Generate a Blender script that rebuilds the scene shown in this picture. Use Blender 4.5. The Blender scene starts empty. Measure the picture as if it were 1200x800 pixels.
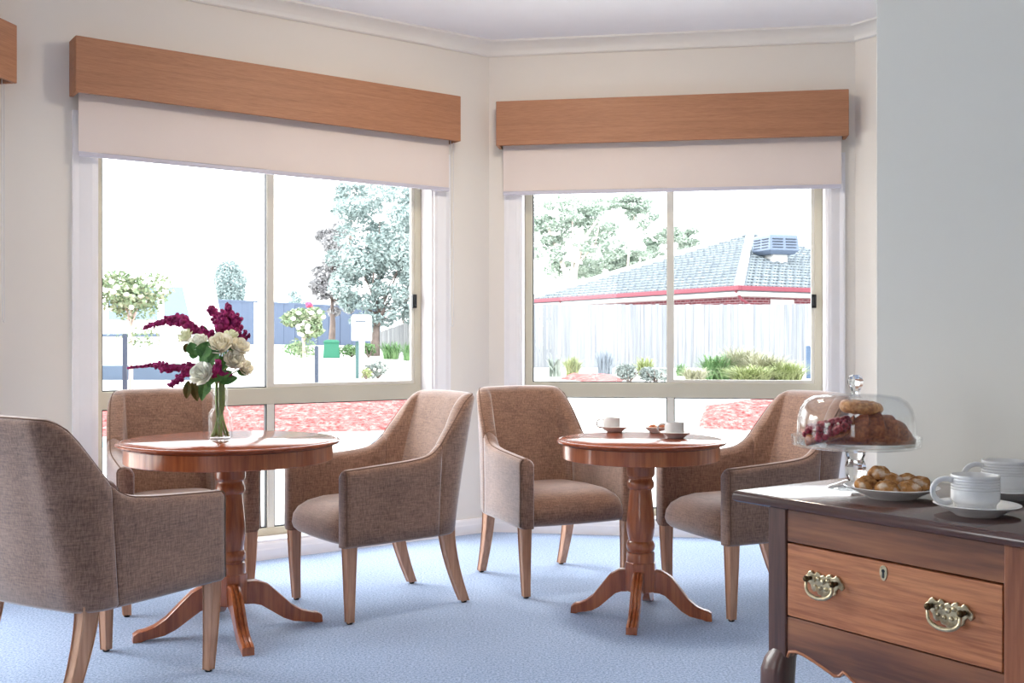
import bpy, bmesh, math, random
from math import sin, cos, pi, radians as R, sqrt, hypot
from mathutils import Vector, Matrix, noise as mnoise
random.seed(7)
S = bpy.context.scene
COL = S.collection
FOC, EYE = 1235.0, 1.14          # focal length in pixels of the 1200 px frame, eye height

# ------------------------------------------------------------------ mesh builder
class MB:
    def __init__(s): s.v = []; s.f = []; s.mi = []; s.cur = 0
    def add(s, vs, fs):
        o = len(s.v); s.v += [tuple(v) for v in vs]
        for f in fs: s.f.append(tuple(i + o for i in f)); s.mi.append(s.cur)
        return s
    def box(s, x0, x1, y0, y1, z0, z1):
        vs = [(x, y, z) for z in (z0, z1) for y in (y0, y1) for x in (x0, x1)]
        return s.add(vs, [(0,2,3,1),(4,5,7,6),(0,1,5,4),(2,6,7,3),(0,4,6,2),(1,3,7,5)])
    def loft(s, secs, closed=True, cap0=True, cap1=True, loop=False):
        n = len(secs[0]); vs = [p for q in secs for p in q]; fs = []
        m = len(secs); rng = m if loop else m - 1
        for i in range(rng):
            a, b = i * n, ((i + 1) % m) * n
            for j in range(n if closed else n - 1):
                k = (j + 1) % n
                fs.append((a + j, a + k, b + k, b + j))
        if not loop and closed:
            if cap0: fs.append(tuple(range(n - 1, -1, -1)))
            if cap1: fs.append(tuple((m - 1) * n + j for j in range(n)))
        return s.add(vs, fs)
    def lathe(s, prof, n=40, c=(0,0,0)):
        secs = [[(c[0] + r * cos(2*pi*j/n), c[1] + r * sin(2*pi*j/n), c[2] + z) for j in range(n)] for r, z in prof]
        return s.loft(secs, True, prof[0][0] > 1e-6, prof[-1][0] > 1e-6)
    def tube(s, pts, rad, n=8, cap=True):
        pts = [Vector(p) for p in pts]; m = len(pts)
        if not isinstance(rad, (list, tuple)): rad = [rad] * m
        t0 = (pts[1] - pts[0]).normalized()
        up = Vector((0,0,1)) if abs(t0.z) < .9 else Vector((1,0,0))
        nx = t0.cross(up).normalized(); secs = []
        for i, p in enumerate(pts):
            t = (pts[min(i+1, m-1)] - pts[max(i-1, 0)]).normalized()
            nx = (nx - t * nx.dot(t)).normalized(); ny = t.cross(nx)
            secs.append([tuple(p + (nx * cos(2*pi*j/n) + ny * sin(2*pi*j/n)) * rad[i]) for j in range(n)])
        return s.loft(secs, True, cap, cap)
    def ball(s, c, r, n=8, m=6):
        rx, ry, rz = r if isinstance(r, (list, tuple)) else (r, r, r)
        vs = [(c[0], c[1], c[2] - rz)]; fs = []
        for i in range(1, m):
            a = -pi/2 + pi * i / m
            for j in range(n):
                vs.append((c[0] + rx*cos(a)*cos(2*pi*j/n), c[1] + ry*cos(a)*sin(2*pi*j/n), c[2] + rz*sin(a)))
        vs.append((c[0], c[1], c[2] + rz)); top = len(vs) - 1
        for j in range(n):
            fs.append((0, 1 + (j+1) % n, 1 + j))
            fs.append((top, 1 + (m-2)*n + j, 1 + (m-2)*n + (j+1) % n))
            for i in range(m - 2):
                a = 1 + i*n
                fs.append((a + j, a + (j+1) % n, a + n + (j+1) % n, a + n + j))
        return s.add(vs, fs)
    def prism(s, outline, a, b, axis='y'):          # outline of (p, q); extruded along axis from a to b
        def mk(p, q, d): return {'y': (p, d, q), 'z': (p, q, d), 'x': (d, p, q)}[axis]
        n = len(outline)
        vs = [mk(p, q, a) for p, q in outline] + [mk(p, q, b) for p, q in outline]
        fs = [tuple(range(n)), tuple(range(2*n - 1, n - 1, -1))] + [(i, n + i, n + (i+1) % n, (i+1) % n) for i in range(n)]
        return s.add(vs, fs)
    def wallgrid(s, xs, zs, holes, y0, y1):         # slab with rectangular openings, one connected skin
        def hole(i, k):
            cx, cz = (xs[i] + xs[i+1]) / 2, (zs[k] + zs[k+1]) / 2
            return any(a < cx < b and c < cz < d for a, b, c, d in holes)
        nx, nz = len(xs), len(zs); ids = {}
        def vid(i, k, y):
            if (i, k, y) not in ids:
                ids[(i, k, y)] = len(s.v); s.v.append((xs[i], y, zs[k]))
            return ids[(i, k, y)]
        def F(*q): s.f.append(q); s.mi.append(s.cur)
        full = lambda i, k: 0 <= i < nx-1 and 0 <= k < nz-1 and not hole(i, k)
        for i in range(nx - 1):
            for k in range(nz - 1):
                if not full(i, k): continue
                F(vid(i,k,y0), vid(i+1,k,y0), vid(i+1,k+1,y0), vid(i,k+1,y0))
                F(vid(i,k+1,y1), vid(i+1,k+1,y1), vid(i+1,k,y1), vid(i,k,y1))
                if not full(i-1, k): F(vid(i,k,y0), vid(i,k+1,y0), vid(i,k+1,y1), vid(i,k,y1))
                if not full(i+1, k): F(vid(i+1,k+1,y0), vid(i+1,k,y0), vid(i+1,k,y1), vid(i+1,k+1,y1))
                if not full(i, k-1): F(vid(i+1,k,y0), vid(i,k,y0), vid(i,k,y1), vid(i+1,k,y1))
                if not full(i, k+1): F(vid(i,k+1,y0), vid(i+1,k+1,y0), vid(i+1,k+1,y1), vid(i,k+1,y1))
        return s
    def xf(s, M, start=0):
        s.v[start:] = [tuple(M @ Vector(p)) for p in s.v[start:]]; return s
    def build(s, name, mat, parent=None, smooth=False, bevel=0, seg=2, sub=0, angle=35):
        me = bpy.data.meshes.new(name); me.from_pydata(s.v, [], s.f)
        mats = mat if isinstance(mat, (list, tuple)) else [mat]
        for m in mats: me.materials.append(m)
        if len(mats) > 1: me.polygons.foreach_set('material_index', s.mi)
        bm = bmesh.new(); bm.from_mesh(me); bmesh.ops.recalc_face_normals(bm, faces=bm.faces); bm.to_mesh(me); bm.free()
        o = bpy.data.objects.new(name, me); COL.objects.link(o)
        if parent: o.parent = parent
        if smooth:
            me.polygons.foreach_set('use_smooth', [True] * len(me.polygons))
            if smooth == 'auto': me.set_sharp_from_angle(angle=R(angle))
        if bevel:
            b = o.modifiers.new('bev', 'BEVEL'); b.width = bevel; b.segments = seg; b.limit_method = 'ANGLE'; b.angle_limit = R(40); b.harden_normals = False
        if sub:
            b = o.modifiers.new('sub', 'SUBSURF'); b.levels = sub; b.render_levels = sub
        me.update()
        return o

def tag(o, label=None, cat=None, group=None, kind=None):
    if label: o['label'] = label
    if cat: o['category'] = cat
    if group: o['group'] = group
    if kind: o['kind'] = kind
    return o
def thing(name, loc, rz=0, label=None, cat=None, group=None, kind=None):
    o = bpy.data.objects.new(name, None); COL.objects.link(o)
    o.location = loc; o.rotation_euler = (0, 0, rz); o.empty_display_size = .05
    return tag(o, label, cat, group, kind)
def put(o, loc, rz=0):
    o.location = loc; o.rotation_euler = (0, 0, rz); return o
def copy_tree(o, parent=None):
    c = o.copy(); COL.objects.link(c)
    if parent: c.parent = parent
    for ch in list(o.children): copy_tree(ch, c)
    return c
def lerp(a, b, t): return a + (b - a) * t
def sstep(a, b, x):
    t = min(1, max(0, (x - a) / (b - a))); return t*t*(3 - 2*t)
def interp(tab, x):                                   # smooth monotone-ish table lookup
    if x <= tab[0][0]: return tab[0][1]
    for i in range(len(tab) - 1):
        (x0, y0), (x1, y1) = tab[i], tab[i+1]
        if x <= x1:
            d = (y1 - y0) / (x1 - x0)
            dl = d if i == 0 else (y1 - tab[i-1][1]) / (x1 - tab[i-1][0])
            dr = d if i == len(tab) - 2 else (tab[i+2][1] - y0) / (tab[i+2][0] - x0)
            t = (x - x0) / (x1 - x0); h = x1 - x0
            return (2*t**3-3*t*t+1)*y0 + (t**3-2*t*t+t)*h*dl + (-2*t**3+3*t*t)*y1 + (t**3-t*t)*h*dr
    return tab[-1][1]

# ------------------------------------------------------------------ materials
def srgb(r, g, b):
    f = lambda c: (c/255/12.92) if c/255 <= .04045 else ((c/255 + .055)/1.055)**2.4
    return (f(r), f(g), f(b), 1)
class NT:
    def __init__(s, name):
        s.m = bpy.data.materials.new(name); s.m.use_nodes = True; s.t = s.m.node_tree
        s.b = s.t.nodes['Principled BSDF']; s.out = s.t.nodes['Material Output']
    def n(s, typ, **kw):
        nd = s.t.nodes.new(typ)
        for k, v in kw.items():
            if hasattr(nd, k): setattr(nd, k, v)
            else: nd.inputs[k.replace('_', ' ')].default_value = v
        return nd
    def l(s, a, b): s.t.links.new(a, b)
    def coords(s, scale=(1,1,1), space='Object', rot=(0,0,0)):
        tc = s.n('ShaderNodeTexCoord'); mp = s.n('ShaderNodeMapping')
        mp.inputs['Scale'].default_value = scale; mp.inputs['Rotation'].default_value = rot
        s.l(tc.outputs[space], mp.inputs[0]); return mp.outputs[0]
    def noise(s, vec, scale=5, detail=4, rough=.55, dist=0):
        nd = s.n('ShaderNodeTexNoise'); nd.inputs['Scale'].default_value = scale; nd.inputs['Detail'].default_value = detail
        nd.inputs['Roughness'].default_value = rough; nd.inputs['Distortion'].default_value = dist
        s.l(vec, nd.inputs['Vector']); return nd.outputs['Fac']
    def ramp(s, fac, stops):
        r = s.n('ShaderNodeValToRGB'); e = r.color_ramp.elements
        while len(e) < len(stops): e.new(.5)
        for i, (p, c) in enumerate(stops): e[i].position = p; e[i].color = c
        s.l(fac, r.inputs[0]); return r.outputs[0]
    def mix(s, fac, a, b, blend='MIX'):
        m = s.n('ShaderNodeMix'); m.data_type = 'RGBA'; m.blend_type = blend
        for sock, v in ((m.inputs[0], fac), (m.inputs[6], a), (m.inputs[7], b)):
            if hasattr(v, 'is_linked'): s.l(v, sock)
            else: sock.default_value = v
        return m.outputs[2]
    def bump(s, h, strength=.2, dist=.01):
        b = s.n('ShaderNodeBump'); b.inputs['Strength'].default_value = strength; b.inputs['Distance'].default_value = dist
        s.l(h, b.inputs['Height']); s.l(b.outputs[0], s.b.inputs['Normal'])
    def set(s, **kw):
        for k, v in kw.items(): s.b.inputs[k.replace('_', ' ')].default_value = v
        return s

def plain(name, col, rough=.5, metal=0, var=.06, vscale=6, spec=.5, coat=0, bump=0, bscale=200):
    t = NT(name); c = t.coords()
    f = t.noise(c, vscale, 3)
    a = tuple(x * (1 - var) for x in col[:3]) + (1,); b = tuple(min(1, x * (1 + var)) for x in col[:3]) + (1,)
    t.l(t.ramp(f, [(.3, a), (.7, b)]), t.b.inputs['Base Color'])
    t.set(Roughness=rough, Metallic=metal, Specular_IOR_Level=spec, Coat_Weight=coat)
    if bump: t.bump(t.noise(c, bscale, 2), bump, .002)
    return t.m
def wood(name, dark, mid, light, scale=(1,1,1), axis='x', rough=.4, coat=0, fine=1.0, coat_rough=.08, bump=.05, spec=.5, pores=.0):
    t = NT(name); t.set(Specular_IOR_Level=spec); st = {'x': (.06, 1, 1), 'y': (1, .06, 1), 'z': (1, 1, .06)}[axis]
    c = t.coords(tuple(a * b for a, b in zip(st, scale)))
    f = t.noise(c, 14 * fine, 6, .6, .4); g = t.noise(c, 95 * fine, 4, .6)
    col = t.ramp(f, [(.3, dark), (.5, mid), (.72, light)])
    col = t.mix(.45, col, t.ramp(g, [(.35, dark), (.62, light)]), 'MIX')
    t.l(col, t.b.inputs['Base Color'])
    t.set(Roughness=rough, Coat_Weight=coat, Coat_Roughness=coat_rough)
    t.bump(g, bump, .002)
    return t.m
def fabric(name, dark, light, sheen=.8):
    t = NT(name)
    h = t.noise(t.coords((22, 22, 260)), 1.0, 4, .75); v = t.noise(t.coords((240, 240, 40)), 1.0, 3, .7)
    big = t.noise(t.coords((1, 1, 1)), 6, 3)
    mx = t.n('ShaderNodeMath', operation='ADD'); t.l(h, mx.inputs[0]); t.l(v, mx.inputs[1])
    m2 = t.n('ShaderNodeMath', operation='MULTIPLY'); t.l(mx.outputs[0], m2.inputs[0]); m2.inputs[1].default_value = .5
    col = t.ramp(m2.outputs[0], [(.38, dark), (.62, light)])
    col = t.mix(.25, col, t.ramp(big, [(.3, dark), (.7, light)]))
    t.l(col, t.b.inputs['Base Color'])
    t.set(Roughness=.85, Sheen_Weight=sheen, Sheen_Roughness=.5, Specular_IOR_Level=.2)
    t.b.inputs['Sheen Tint'].default_value = (.95, .96, 1, 1)
    t.bump(m2.outputs[0], .25, .002)
    return t.m
def thin_glass(name, tint=(1,1,1,1), edge=.25, base=.04, rough=.0):
    m = bpy.data.materials.new(name); m.use_nodes = True; t = m.node_tree; t.nodes.clear()
    out = t.nodes.new('ShaderNodeOutputMaterial'); mix = t.nodes.new('ShaderNodeMixShader')
    tr = t.nodes.new('ShaderNodeBsdfTransparent'); gl = t.nodes.new('ShaderNodeBsdfGlossy')
    tr.inputs[0].default_value = tint; gl.inputs['Roughness'].default_value = rough
    lw = t.nodes.new('ShaderNodeLayerWeight'); lw.inputs[0].default_value = edge
    mr = t.nodes.new('ShaderNodeMapRange'); mr.inputs['To Min'].default_value = base; mr.inputs['To Max'].default_value = .75
    t.links.new(lw.outputs['Facing'], mr.inputs[0]); pw = t.nodes.new('ShaderNodeMath'); pw.operation = 'POWER'
    t.links.new(lw.outputs['Facing'], pw.inputs[0]); pw.inputs[1].default_value = 3.0
    t.links.new(pw.outputs[0], mr.inputs[0])
    t.links.new(mr.outputs[0], mix.inputs[0]); t.links.new(tr.outputs[0], mix.inputs[1]); t.links.new(gl.outputs[0], mix.inputs[2])
    t.links.new(mix.outputs[0], out.inputs[0]); return m
def solid_glass(name, tint=(1,1,1,1)):
    t = NT(name); t.set(Base_Color=tint, Roughness=.02, IOR=1.48, Transmission_Weight=1.0); return t.m
def leafmat(name, a, b, c, scale=3, rough=.6, trans=.25):
    t = NT(name); f = t.noise(t.coords(), scale, 3); g = t.noise(t.coords(), scale * 9, 2)
    col = t.mix(.4, t.ramp(f, [(.3, a), (.5, b), (.7, c)]), t.ramp(g, [(.3, a), (.7, c)]))
    t.l(col, t.b.inputs['Base Color']); t.set(Roughness=rough, Specular_IOR_Level=.25)
    return t.m

M = {}
M['wall'] = plain('cream_wall_paint', srgb(228, 222, 214), .8, var=.012, vscale=1.5, spec=.25, bump=.04, bscale=350)
M['wall_grey'] = plain('grey_wall_paint', srgb(230, 226, 216), .75, var=.012, vscale=1.5, spec=.25, bump=.04, bscale=350)
M['ceiling'] = plain('white_ceiling_paint', srgb(242, 241, 243), .9, var=.01, spec=.2)
M['cornice'] = plain('cornice_paint', srgb(232, 229, 224), .8, var=.01, spec=.2)
M['trim'] = plain('white_gloss_trim', srgb(236, 234, 236), .4, var=.012, spec=.5)
M['alu'] = plain('beige_powder_coated_aluminium', srgb(196, 190, 172), .4, var=.02, spec=.5)
M['alu_light'] = plain('pale_aluminium', srgb(214, 210, 200), .35, var=.02)
M['black'] = plain('black_plastic', srgb(24, 24, 27), .4)
M['rubber'] = plain('dark_gasket', srgb(46, 48, 54), .6)
M['blind'] = plain('roller_blind_fabric', srgb(222, 209, 202), .85, var=.015, vscale=3, spec=.1, bump=.08, bscale=500)
M['bar'] = plain('blind_bottom_bar', srgb(196, 192, 204), .35, var=.01)
M['chain'] = plain('blind_chain', srgb(214, 212, 212), .4)
M['pelmet'] = wood('pelmet_veneer', srgb(142, 95, 66), srgb(162, 110, 79), srgb(176, 125, 92), (1, 1, 1.4), 'x', .55, 0, 2.6)
M['cherry'] = wood('cherry_wood', srgb(124, 56, 28), srgb(166, 86, 46), srgb(192, 112, 64), (1, 1, 1), 'z', .3, .6, .7)
M['cherry_top'] = wood('cherry_table_top', srgb(110, 52, 34), srgb(140, 72, 48), srgb(160, 88, 60), (1, 1, 1), 'x', .14, 0, .7, .08, .004, .22)
M['beech'] = wood('stained_beech', srgb(172, 120, 88), srgb(202, 150, 116), srgb(218, 172, 140), (1, 1, 1), 'z', .38, .2, .8)
M['walnut'] = wood('dark_walnut', srgb(60, 36, 32), srgb(88, 54, 46), srgb(116, 76, 62), (1, 1, 1), 'x', .35, .25, .8)
M['walnut_v'] = wood('dark_walnut_upright', srgb(60, 36, 32), srgb(84, 52, 45), srgb(108, 72, 60), (1, 1, 1), 'z', .35, .25, .8)
M['walnut_top'] = wood('dark_walnut_polished_top', srgb(54, 34, 32), srgb(78, 50, 45), srgb(100, 68, 60), (1, 1, 1), 'x', .2, .6, .8, .1, .015)
M['mahog'] = wood('mahogany_drawer_front', srgb(134, 72, 42), srgb(188, 114, 72), srgb(212, 142, 96), (1, 1, 1), 'x', .38, .2, 1.5)
M['mahog_v'] = wood('mahogany_upright', srgb(118, 62, 38), srgb(160, 94, 60), srgb(186, 118, 78), (1, 1, 1), 'z', .38, .2, .9)
M['mahog_streak'] = wood('streaked_mahogany_rail', srgb(80, 44, 34), srgb(126, 76, 54), srgb(186, 122, 78), (.7, 1, .6), 'x', .38, .2, .6)
M['fabric'] = fabric('brown_tweed', srgb(92, 62, 48), srgb(172, 134, 112))
M['piping'] = plain('piping_cord', srgb(112, 84, 70), .85)
M['china'] = plain('white_china', srgb(218, 217, 216), .2, var=.006, spec=.4)
M['china_bright'] = plain('bright_white_china', srgb(240, 239, 237), .15, var=.006, spec=.5)
M['pane'] = thin_glass('window_pane_glass', (.985, .99, .99, 1), .3, .012)
M['dome'] = thin_glass('thin_clear_glass', (.985, .99, .99, 1), .35, .03)
M['glass'] = solid_glass('cut_glass')
M['brass'] = plain('aged_brass', srgb(206, 190, 156), .3, .9, .3, 90)
M['brass_dark'] = plain('dark_aged_brass', srgb(86, 70, 48), .4, .9, .3, 60)
M['leaf'] = leafmat('dark_green_leaf', srgb(44, 84, 44), srgb(70, 122, 62), srgb(110, 156, 88), 30, .45)
M['leaf_brown'] = leafmat('olive_brown_leaf', srgb(78, 66, 30), srgb(112, 92, 44), srgb(70, 84, 42), 30, .5)
M['stem'] = plain('green_stem', srgb(126, 148, 78), .5, var=.2, vscale=40)
M['amaranth'] = plain('deep_magenta_plume', srgb(142, 22, 90), .8, var=.4, vscale=60)
M['petal'] = leafmat('cream_petal', srgb(246, 236, 204), srgb(252, 246, 226), srgb(254, 252, 240), 25, .6)
M['petal_w'] = leafmat('white_petal', srgb(232, 232, 214), srgb(246, 246, 234), srgb(252, 252, 246), 25, .6)
M['petal_g'] = leafmat('greenish_petal', srgb(222, 228, 180), srgb(240, 242, 212), srgb(250, 250, 234), 25, .6)

def carpet():
    t = NT('blue_carpet'); c = t.coords()
    f = t.noise(c, 115, 3, .85); g = t.noise(c, 1.2, 3); k = t.noise(c, 320, 2)
    col = t.ramp(f, [(.36, srgb(98, 120, 160)), (.5, srgb(150, 174, 212)), (.64, srgb(198, 216, 242))])
    col = t.mix(.18, col, t.ramp(g, [(.3, srgb(130, 150, 186)), (.7, srgb(176, 192, 220))]))
    t.l(col, t.b.inputs['Base Color']); t.set(Roughness=.95, Specular_IOR_Level=.1, Sheen_Weight=.25)
    t.bump(k, .5, .004); return t.m
M['carpet'] = carpet()

# ------------------------------------------------------------------ room frame
AL = R(54.8); AR = R(54.8 - 136)
uL = Vector((sin(AL), cos(AL), 0)); uR = -Vector((sin(AR), cos(AR), 0)); uS = Vector((sin(AL + pi/2), cos(AL + pi/2), 0))
u3 = Vector((sin(R(10)), cos(R(10)), 0))
A = Vector((-.138, 6.328, 0)); B = A + uR * 2.118; C = A - uL * 2.677
E3 = C - u3 * 2.12; F4 = B + uS * 4.2
ang = lambda u: math.atan2(u.y, u.x)
CEIL = 2.925
FILL = 72
REAR = (7.2, 8.2, .1, 2.2)                             # bare opening added in the unseen rear wall to let in fill light

def sweep(prof, pts, name, mat, **kw):               # profile of (offset into the room, z) run along a polyline with mitres
    secs = []
    for i, p in enumerate(pts):
        d0 = (pts[i] - pts[i-1]).normalized() if i else None
        d1 = (pts[i+1] - pts[i]).normalized() if i < len(pts) - 1 else None
        nrm = lambda d: Vector((d.y, -d.x, 0))
        if d0 is None: n = nrm(d1)
        elif d1 is None: n = nrm(d0)
        else:
            n = (nrm(d0) + nrm(d1)).normalized(); n = n / n.dot(nrm(d0))
        secs.append([tuple(p + n * o + Vector((0, 0, z))) for o, z in prof])
    m = MB(); m.loft(secs); return tag(m.build(name, mat, **kw), kind='structure')

# walls: local x along the wall, local y outward
def wall(name, origin, u, x0, x1, hole=None, mat='wall', th=.25, top=CEIL + .1):
    xs, zs, hs = [x0, x1], [-.1, top], []
    if hole: xs = [x0, hole[0], hole[1], x1]; zs = [-.1, hole[2], hole[3], top]; hs = [hole]
    m = MB(); m.wallgrid(xs, zs, hs, 0, th)
    o = m.build(name, M[mat]); put(o, origin, ang(u)); return tag(o, kind='structure')
HL = (-2.26, -.39, .09, 2.12); HR = (.19, 1.965, .09, 2.12); H3 = (-1.965, -.19, .09, 2.12)
wall('wall_bay_left', A, uL, -2.677 - .1, .1, HL)
wall('wall_bay_centre', A, uR, -.1, 2.118 + .1, HR)
wall('wall_bay_side', C, u3, -2.12, .1, H3)
wall('wall_bay_right', B, uS, -.1, 4.2)

# grey partition beside the sideboard
P0 = Vector((.473, 2.266, 0))                          # front left corner of the sideboard top, on plan
PW = P0 + uL * (.483 + .025) + uS * (-.005)
m = MB(); m.box(0, 4.2, 0, .12, 0, CEIL)
tag(put(m.build('wall_right', M['wall_grey'], bevel=.003), PW, ang(uS)), kind='structure')

# floor and ceiling follow the bay
RX0, RX1, RY = -5.2, 5.4, -4.2
def slab(name, mat, z0, z1, grow):
    poly = [(RX0, RY), (RX0, E3.y), (E3.x - grow, E3.y), (C.x - grow, C.y + grow * .6), (A.x - .02, A.y + grow), (B.x + grow, B.y + grow), (F4.x + grow + .1, F4.y), (RX1, F4.y), (RX1, RY)]
    m = MB(); m.prism(poly, z0, z1, 'z'); return tag(m.build(name, mat), kind='structure')
def wall2(name, p, q, hole=None, mat='wall'):
    p, q = Vector(p + (0,)), Vector(q + (0,)); u = (q - p).normalized(); wall(name, p, u, 0, (q - p).length, hole, mat, .2)
wall2('wall_side_left', (RX0, E3.y), (E3.x - .02, E3.y))
wall2('wall_left', (RX0, RY), (RX0, E3.y + .2), (4.55, 5.6, .5, 2.0))  # opening added out of view to throw light on sideboard and grey wall
wall2('wall_rear', (RX1 + .2, RY), (RX0 - .2, RY), REAR)
wall2('wall_side_right', (RX1, F4.y), (RX1, RY - .0))
wall2('wall_end_right', (F4.x + .02, F4.y), (RX1 + .2, F4.y))
slab('floor', M['carpet'], -.1, 0, .05)
slab('ceiling', M['ceiling'], CEIL, CEIL + .12, .2)
run = [E3, C, A, B, F4]
cv = [(0, 2.845), (.012, 2.845), (.018, 2.852)] + [(.082 - .066 * cos(t * pi / 12), 2.913 - .061 * (1 - sin(t * pi / 12)) + .0) for t in range(1, 6)] + [(.085, 2.914), (.085, CEIL), (0, CEIL)]
sweep(cv, run, 'trim_1', M['cornice'], smooth='auto')
sk = [(0, 0), (.016, 0), (.016, .052), (.013, .060), (.011, .078), (.006, .088), (0, .09)]
sweep(sk, [E3, C], 'baseboard_side', M['trim']); sweep(sk, [C, A, B], 'baseboard_bay', M['trim']); sweep(sk, [B, F4], 'baseboard_right', M['trim'])

# unseen round fill light, added under the bay ceiling to brighten the room
def emit(name, col, st):
    t = NT(name); t.set(Base_Color=(.9, .9, .9, 1), Emission_Color=col, Emission_Strength=st); return t.m
M['fill_glow'] = emit('added_fill_glow', (1, .86, .68, 1), FILL)
def fill_light(x, y, label):
    t = thing('fill_light', (x, y, CEIL), 0, label, 'ceiling light', 'added fill lights')
    m = MB(); m.lathe([(0, 0), (.21, 0), (.215, -.01), (.215, -.03), (.19, -.035), (0, -.035)], 40); m.build('rim', M['trim'], t, smooth='auto')
    m = MB(); m.lathe([(.19, -.03), (.188, -.05), (.17, -.085), (.13, -.11), (.07, -.125), (0, -.13)], 40); m.build('glow_bowl', M['fill_glow'], t, smooth=True)
fill_light(.15, 4.35, 'unseen round light added over the bay tables as fill');
# ------------------------------------------------------------------ windows
tn = [1]
def window(idx, origin, u, h, aw, lat):
    x0, x1, z0, z1 = h
    # architrave (moulded, mitred) and timber reveal
    m = MB()
    prof = [(0, 0), (0, .016), (.02, .02), (aw - .03, .014), (aw - .012, .02), (aw, .02), (aw, 0)]
    pts = [(x0, z0 - .0), (x0, z1), (x1, z1), (x1, z0 - .0)]
    secs = []
    for i, (px, pz) in enumerate(pts):
        sx = -1 if i < 2 else 1; sz = 0 if i in (0, 3) else 1
        secs.append([(px + sx * a, -d, pz + sz * a) for a, d in prof])
    m.loft(secs)
    tn[0] += 1
    tag(put(m.build('trim_%d' % tn[0], M['trim']), origin, ang(u)), kind='structure')
    w = thing('window_%d' % idx, origin, ang(u), kind='structure')
    m = MB(); t = .012
    m.box(x0, x0 + t, 0.0, .17, z0, z1); m.box(x1 - t, x1, 0.0, .17, z0, z1); m.box(x0 + t, x1 - t, 0.0, .17, z1 - t, z1)
    m.box(x0 + t, x1 - t, 0.0, .17, z0, z0 + t)
    m.build('reveal', M['trim'], w, bevel=.002)
    fx0, fx1 = x0 + t, x1 - t; fz0, fz1 = z0 + t, z1 - t; fy0, fy1 = .115, .175; fw = .045; mid = (x0 + x1) / 2 - (.006 if idx == 1 else 0)
    m = MB(); m.wallgrid([fx0, fx0 + fw, fx1 - fw, fx1], [fz0, fz0 + .04, .805, .893, fz1 - fw, fz1],
        [(fx0 + fw, fx1 - fw, fz0 + .04, .805), (fx0 + fw, fx1 - fw, .893, fz1 - fw)], fy0, fy1)
    m.build('window_frame', M['alu'], w, bevel=.004)
    m = MB(); m.box(mid - .02, mid + .02, fy0 + .004, fy1 - .004, fz0 + .04, .805)
    m.build('mullion', M['alu_light'], w, bevel=.003)
    # gaskets run round each light
    g = MB()
    for a, b, c, d in ((fx0 + fw, mid - .02, fz0 + .04, .805), (mid + .02, fx1 - fw, fz0 + .04, .805), (fx0 + fw, mid - .018, .893, fz1 - fw)):
        k = .006
        g.wallgrid([a, a + k, b - k, b], [c, c + k, d - k, d], [(a + k, b - k, c + k, d - k)], fy0 + .012, fy0 + .04)
    g.build('gasket', M['rubber'], w)
    # sliding sash on the right of the upper light
    s = MB(); a, b, c, d = mid - .022, fx1 - fw + .004, .893, fz1 - fw
    s.wallgrid([a, a + .042, b - .022, b], [c, c + .02, d - .02, d], [(a + .042, b - .022, c + .02, d - .02)], fy0 + .006, fy0 + .03)
    sh = s.build('sash', M['alu_light'], w, bevel=.003)
    p = MB(); p.box(a + .04, b - .02, fy0 + .016, fy0 + .021, c + .018, d - .018); p.build('pane', M['pane'], sh)
    l = MB(); l.box(b - .022, b + .006, fy0 - .012, fy0 + .008, 1.335, 1.415); l.box(b - .014, b + .0, fy0 - .02, fy0 - .01, 1.35, 1.40)
    l.build('latch', M['black'], sh, bevel=.003)
    for (a, b, c, d) in ((fx0 + fw, mid, .893, fz1 - fw), (fx0 + fw, mid, fz0 + .04, .805), (mid, fx1 - fw, fz0 + .04, .805)):
        p = MB(); p.box(a - .004, b + .004, fy0 + .04, fy0 + .045, c - .004, d + .004); p.build('pane', M['pane'], w)
    return w
window(1, A, uL, HL, .108, 0); window(2, A, uR, HR, .095, 0); window(3, C, u3, H3, .095, 0)

def pelmet(origin, u, x0, x1, label):
    t = thing('pelmet', origin, ang(u), label, 'pelmet', 'timber pelmets over the bay windows')
    y1, z0, z1, k = -.13, 2.29, 2.55, .018
    m = MB(); m.box(x0, x1, y1, y1 + k, z0, z1); m.build('front_board', M['pelmet'], t, bevel=.004)
    m = MB(); m.box(x0, x0 + k, y1 + k, 0, z0, z1); m.build('end_board', M['pelmet'], t, bevel=.003)
    m = MB(); m.box(x1 - k, x1, y1 + k, 0, z0, z1); m.build('end_board', M['pelmet'], t, bevel=.003)
    m = MB(); m.box(x0 + k, x1 - k, y1 + k, 0, z1 - k, z1); m.build('top_board', M['pelmet'], t)
    return t
pelmet(A, uL, -2.38, -.282, 'long timber pelmet above the left bay window, over the flower table')
pelmet(A, uR, .064, 2.064, 'timber pelmet above the right bay window, over the cups table')
pelmet(C, u3, -2.064, -.060, 'timber pelmet cut off by the photo\'s left edge')
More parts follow.
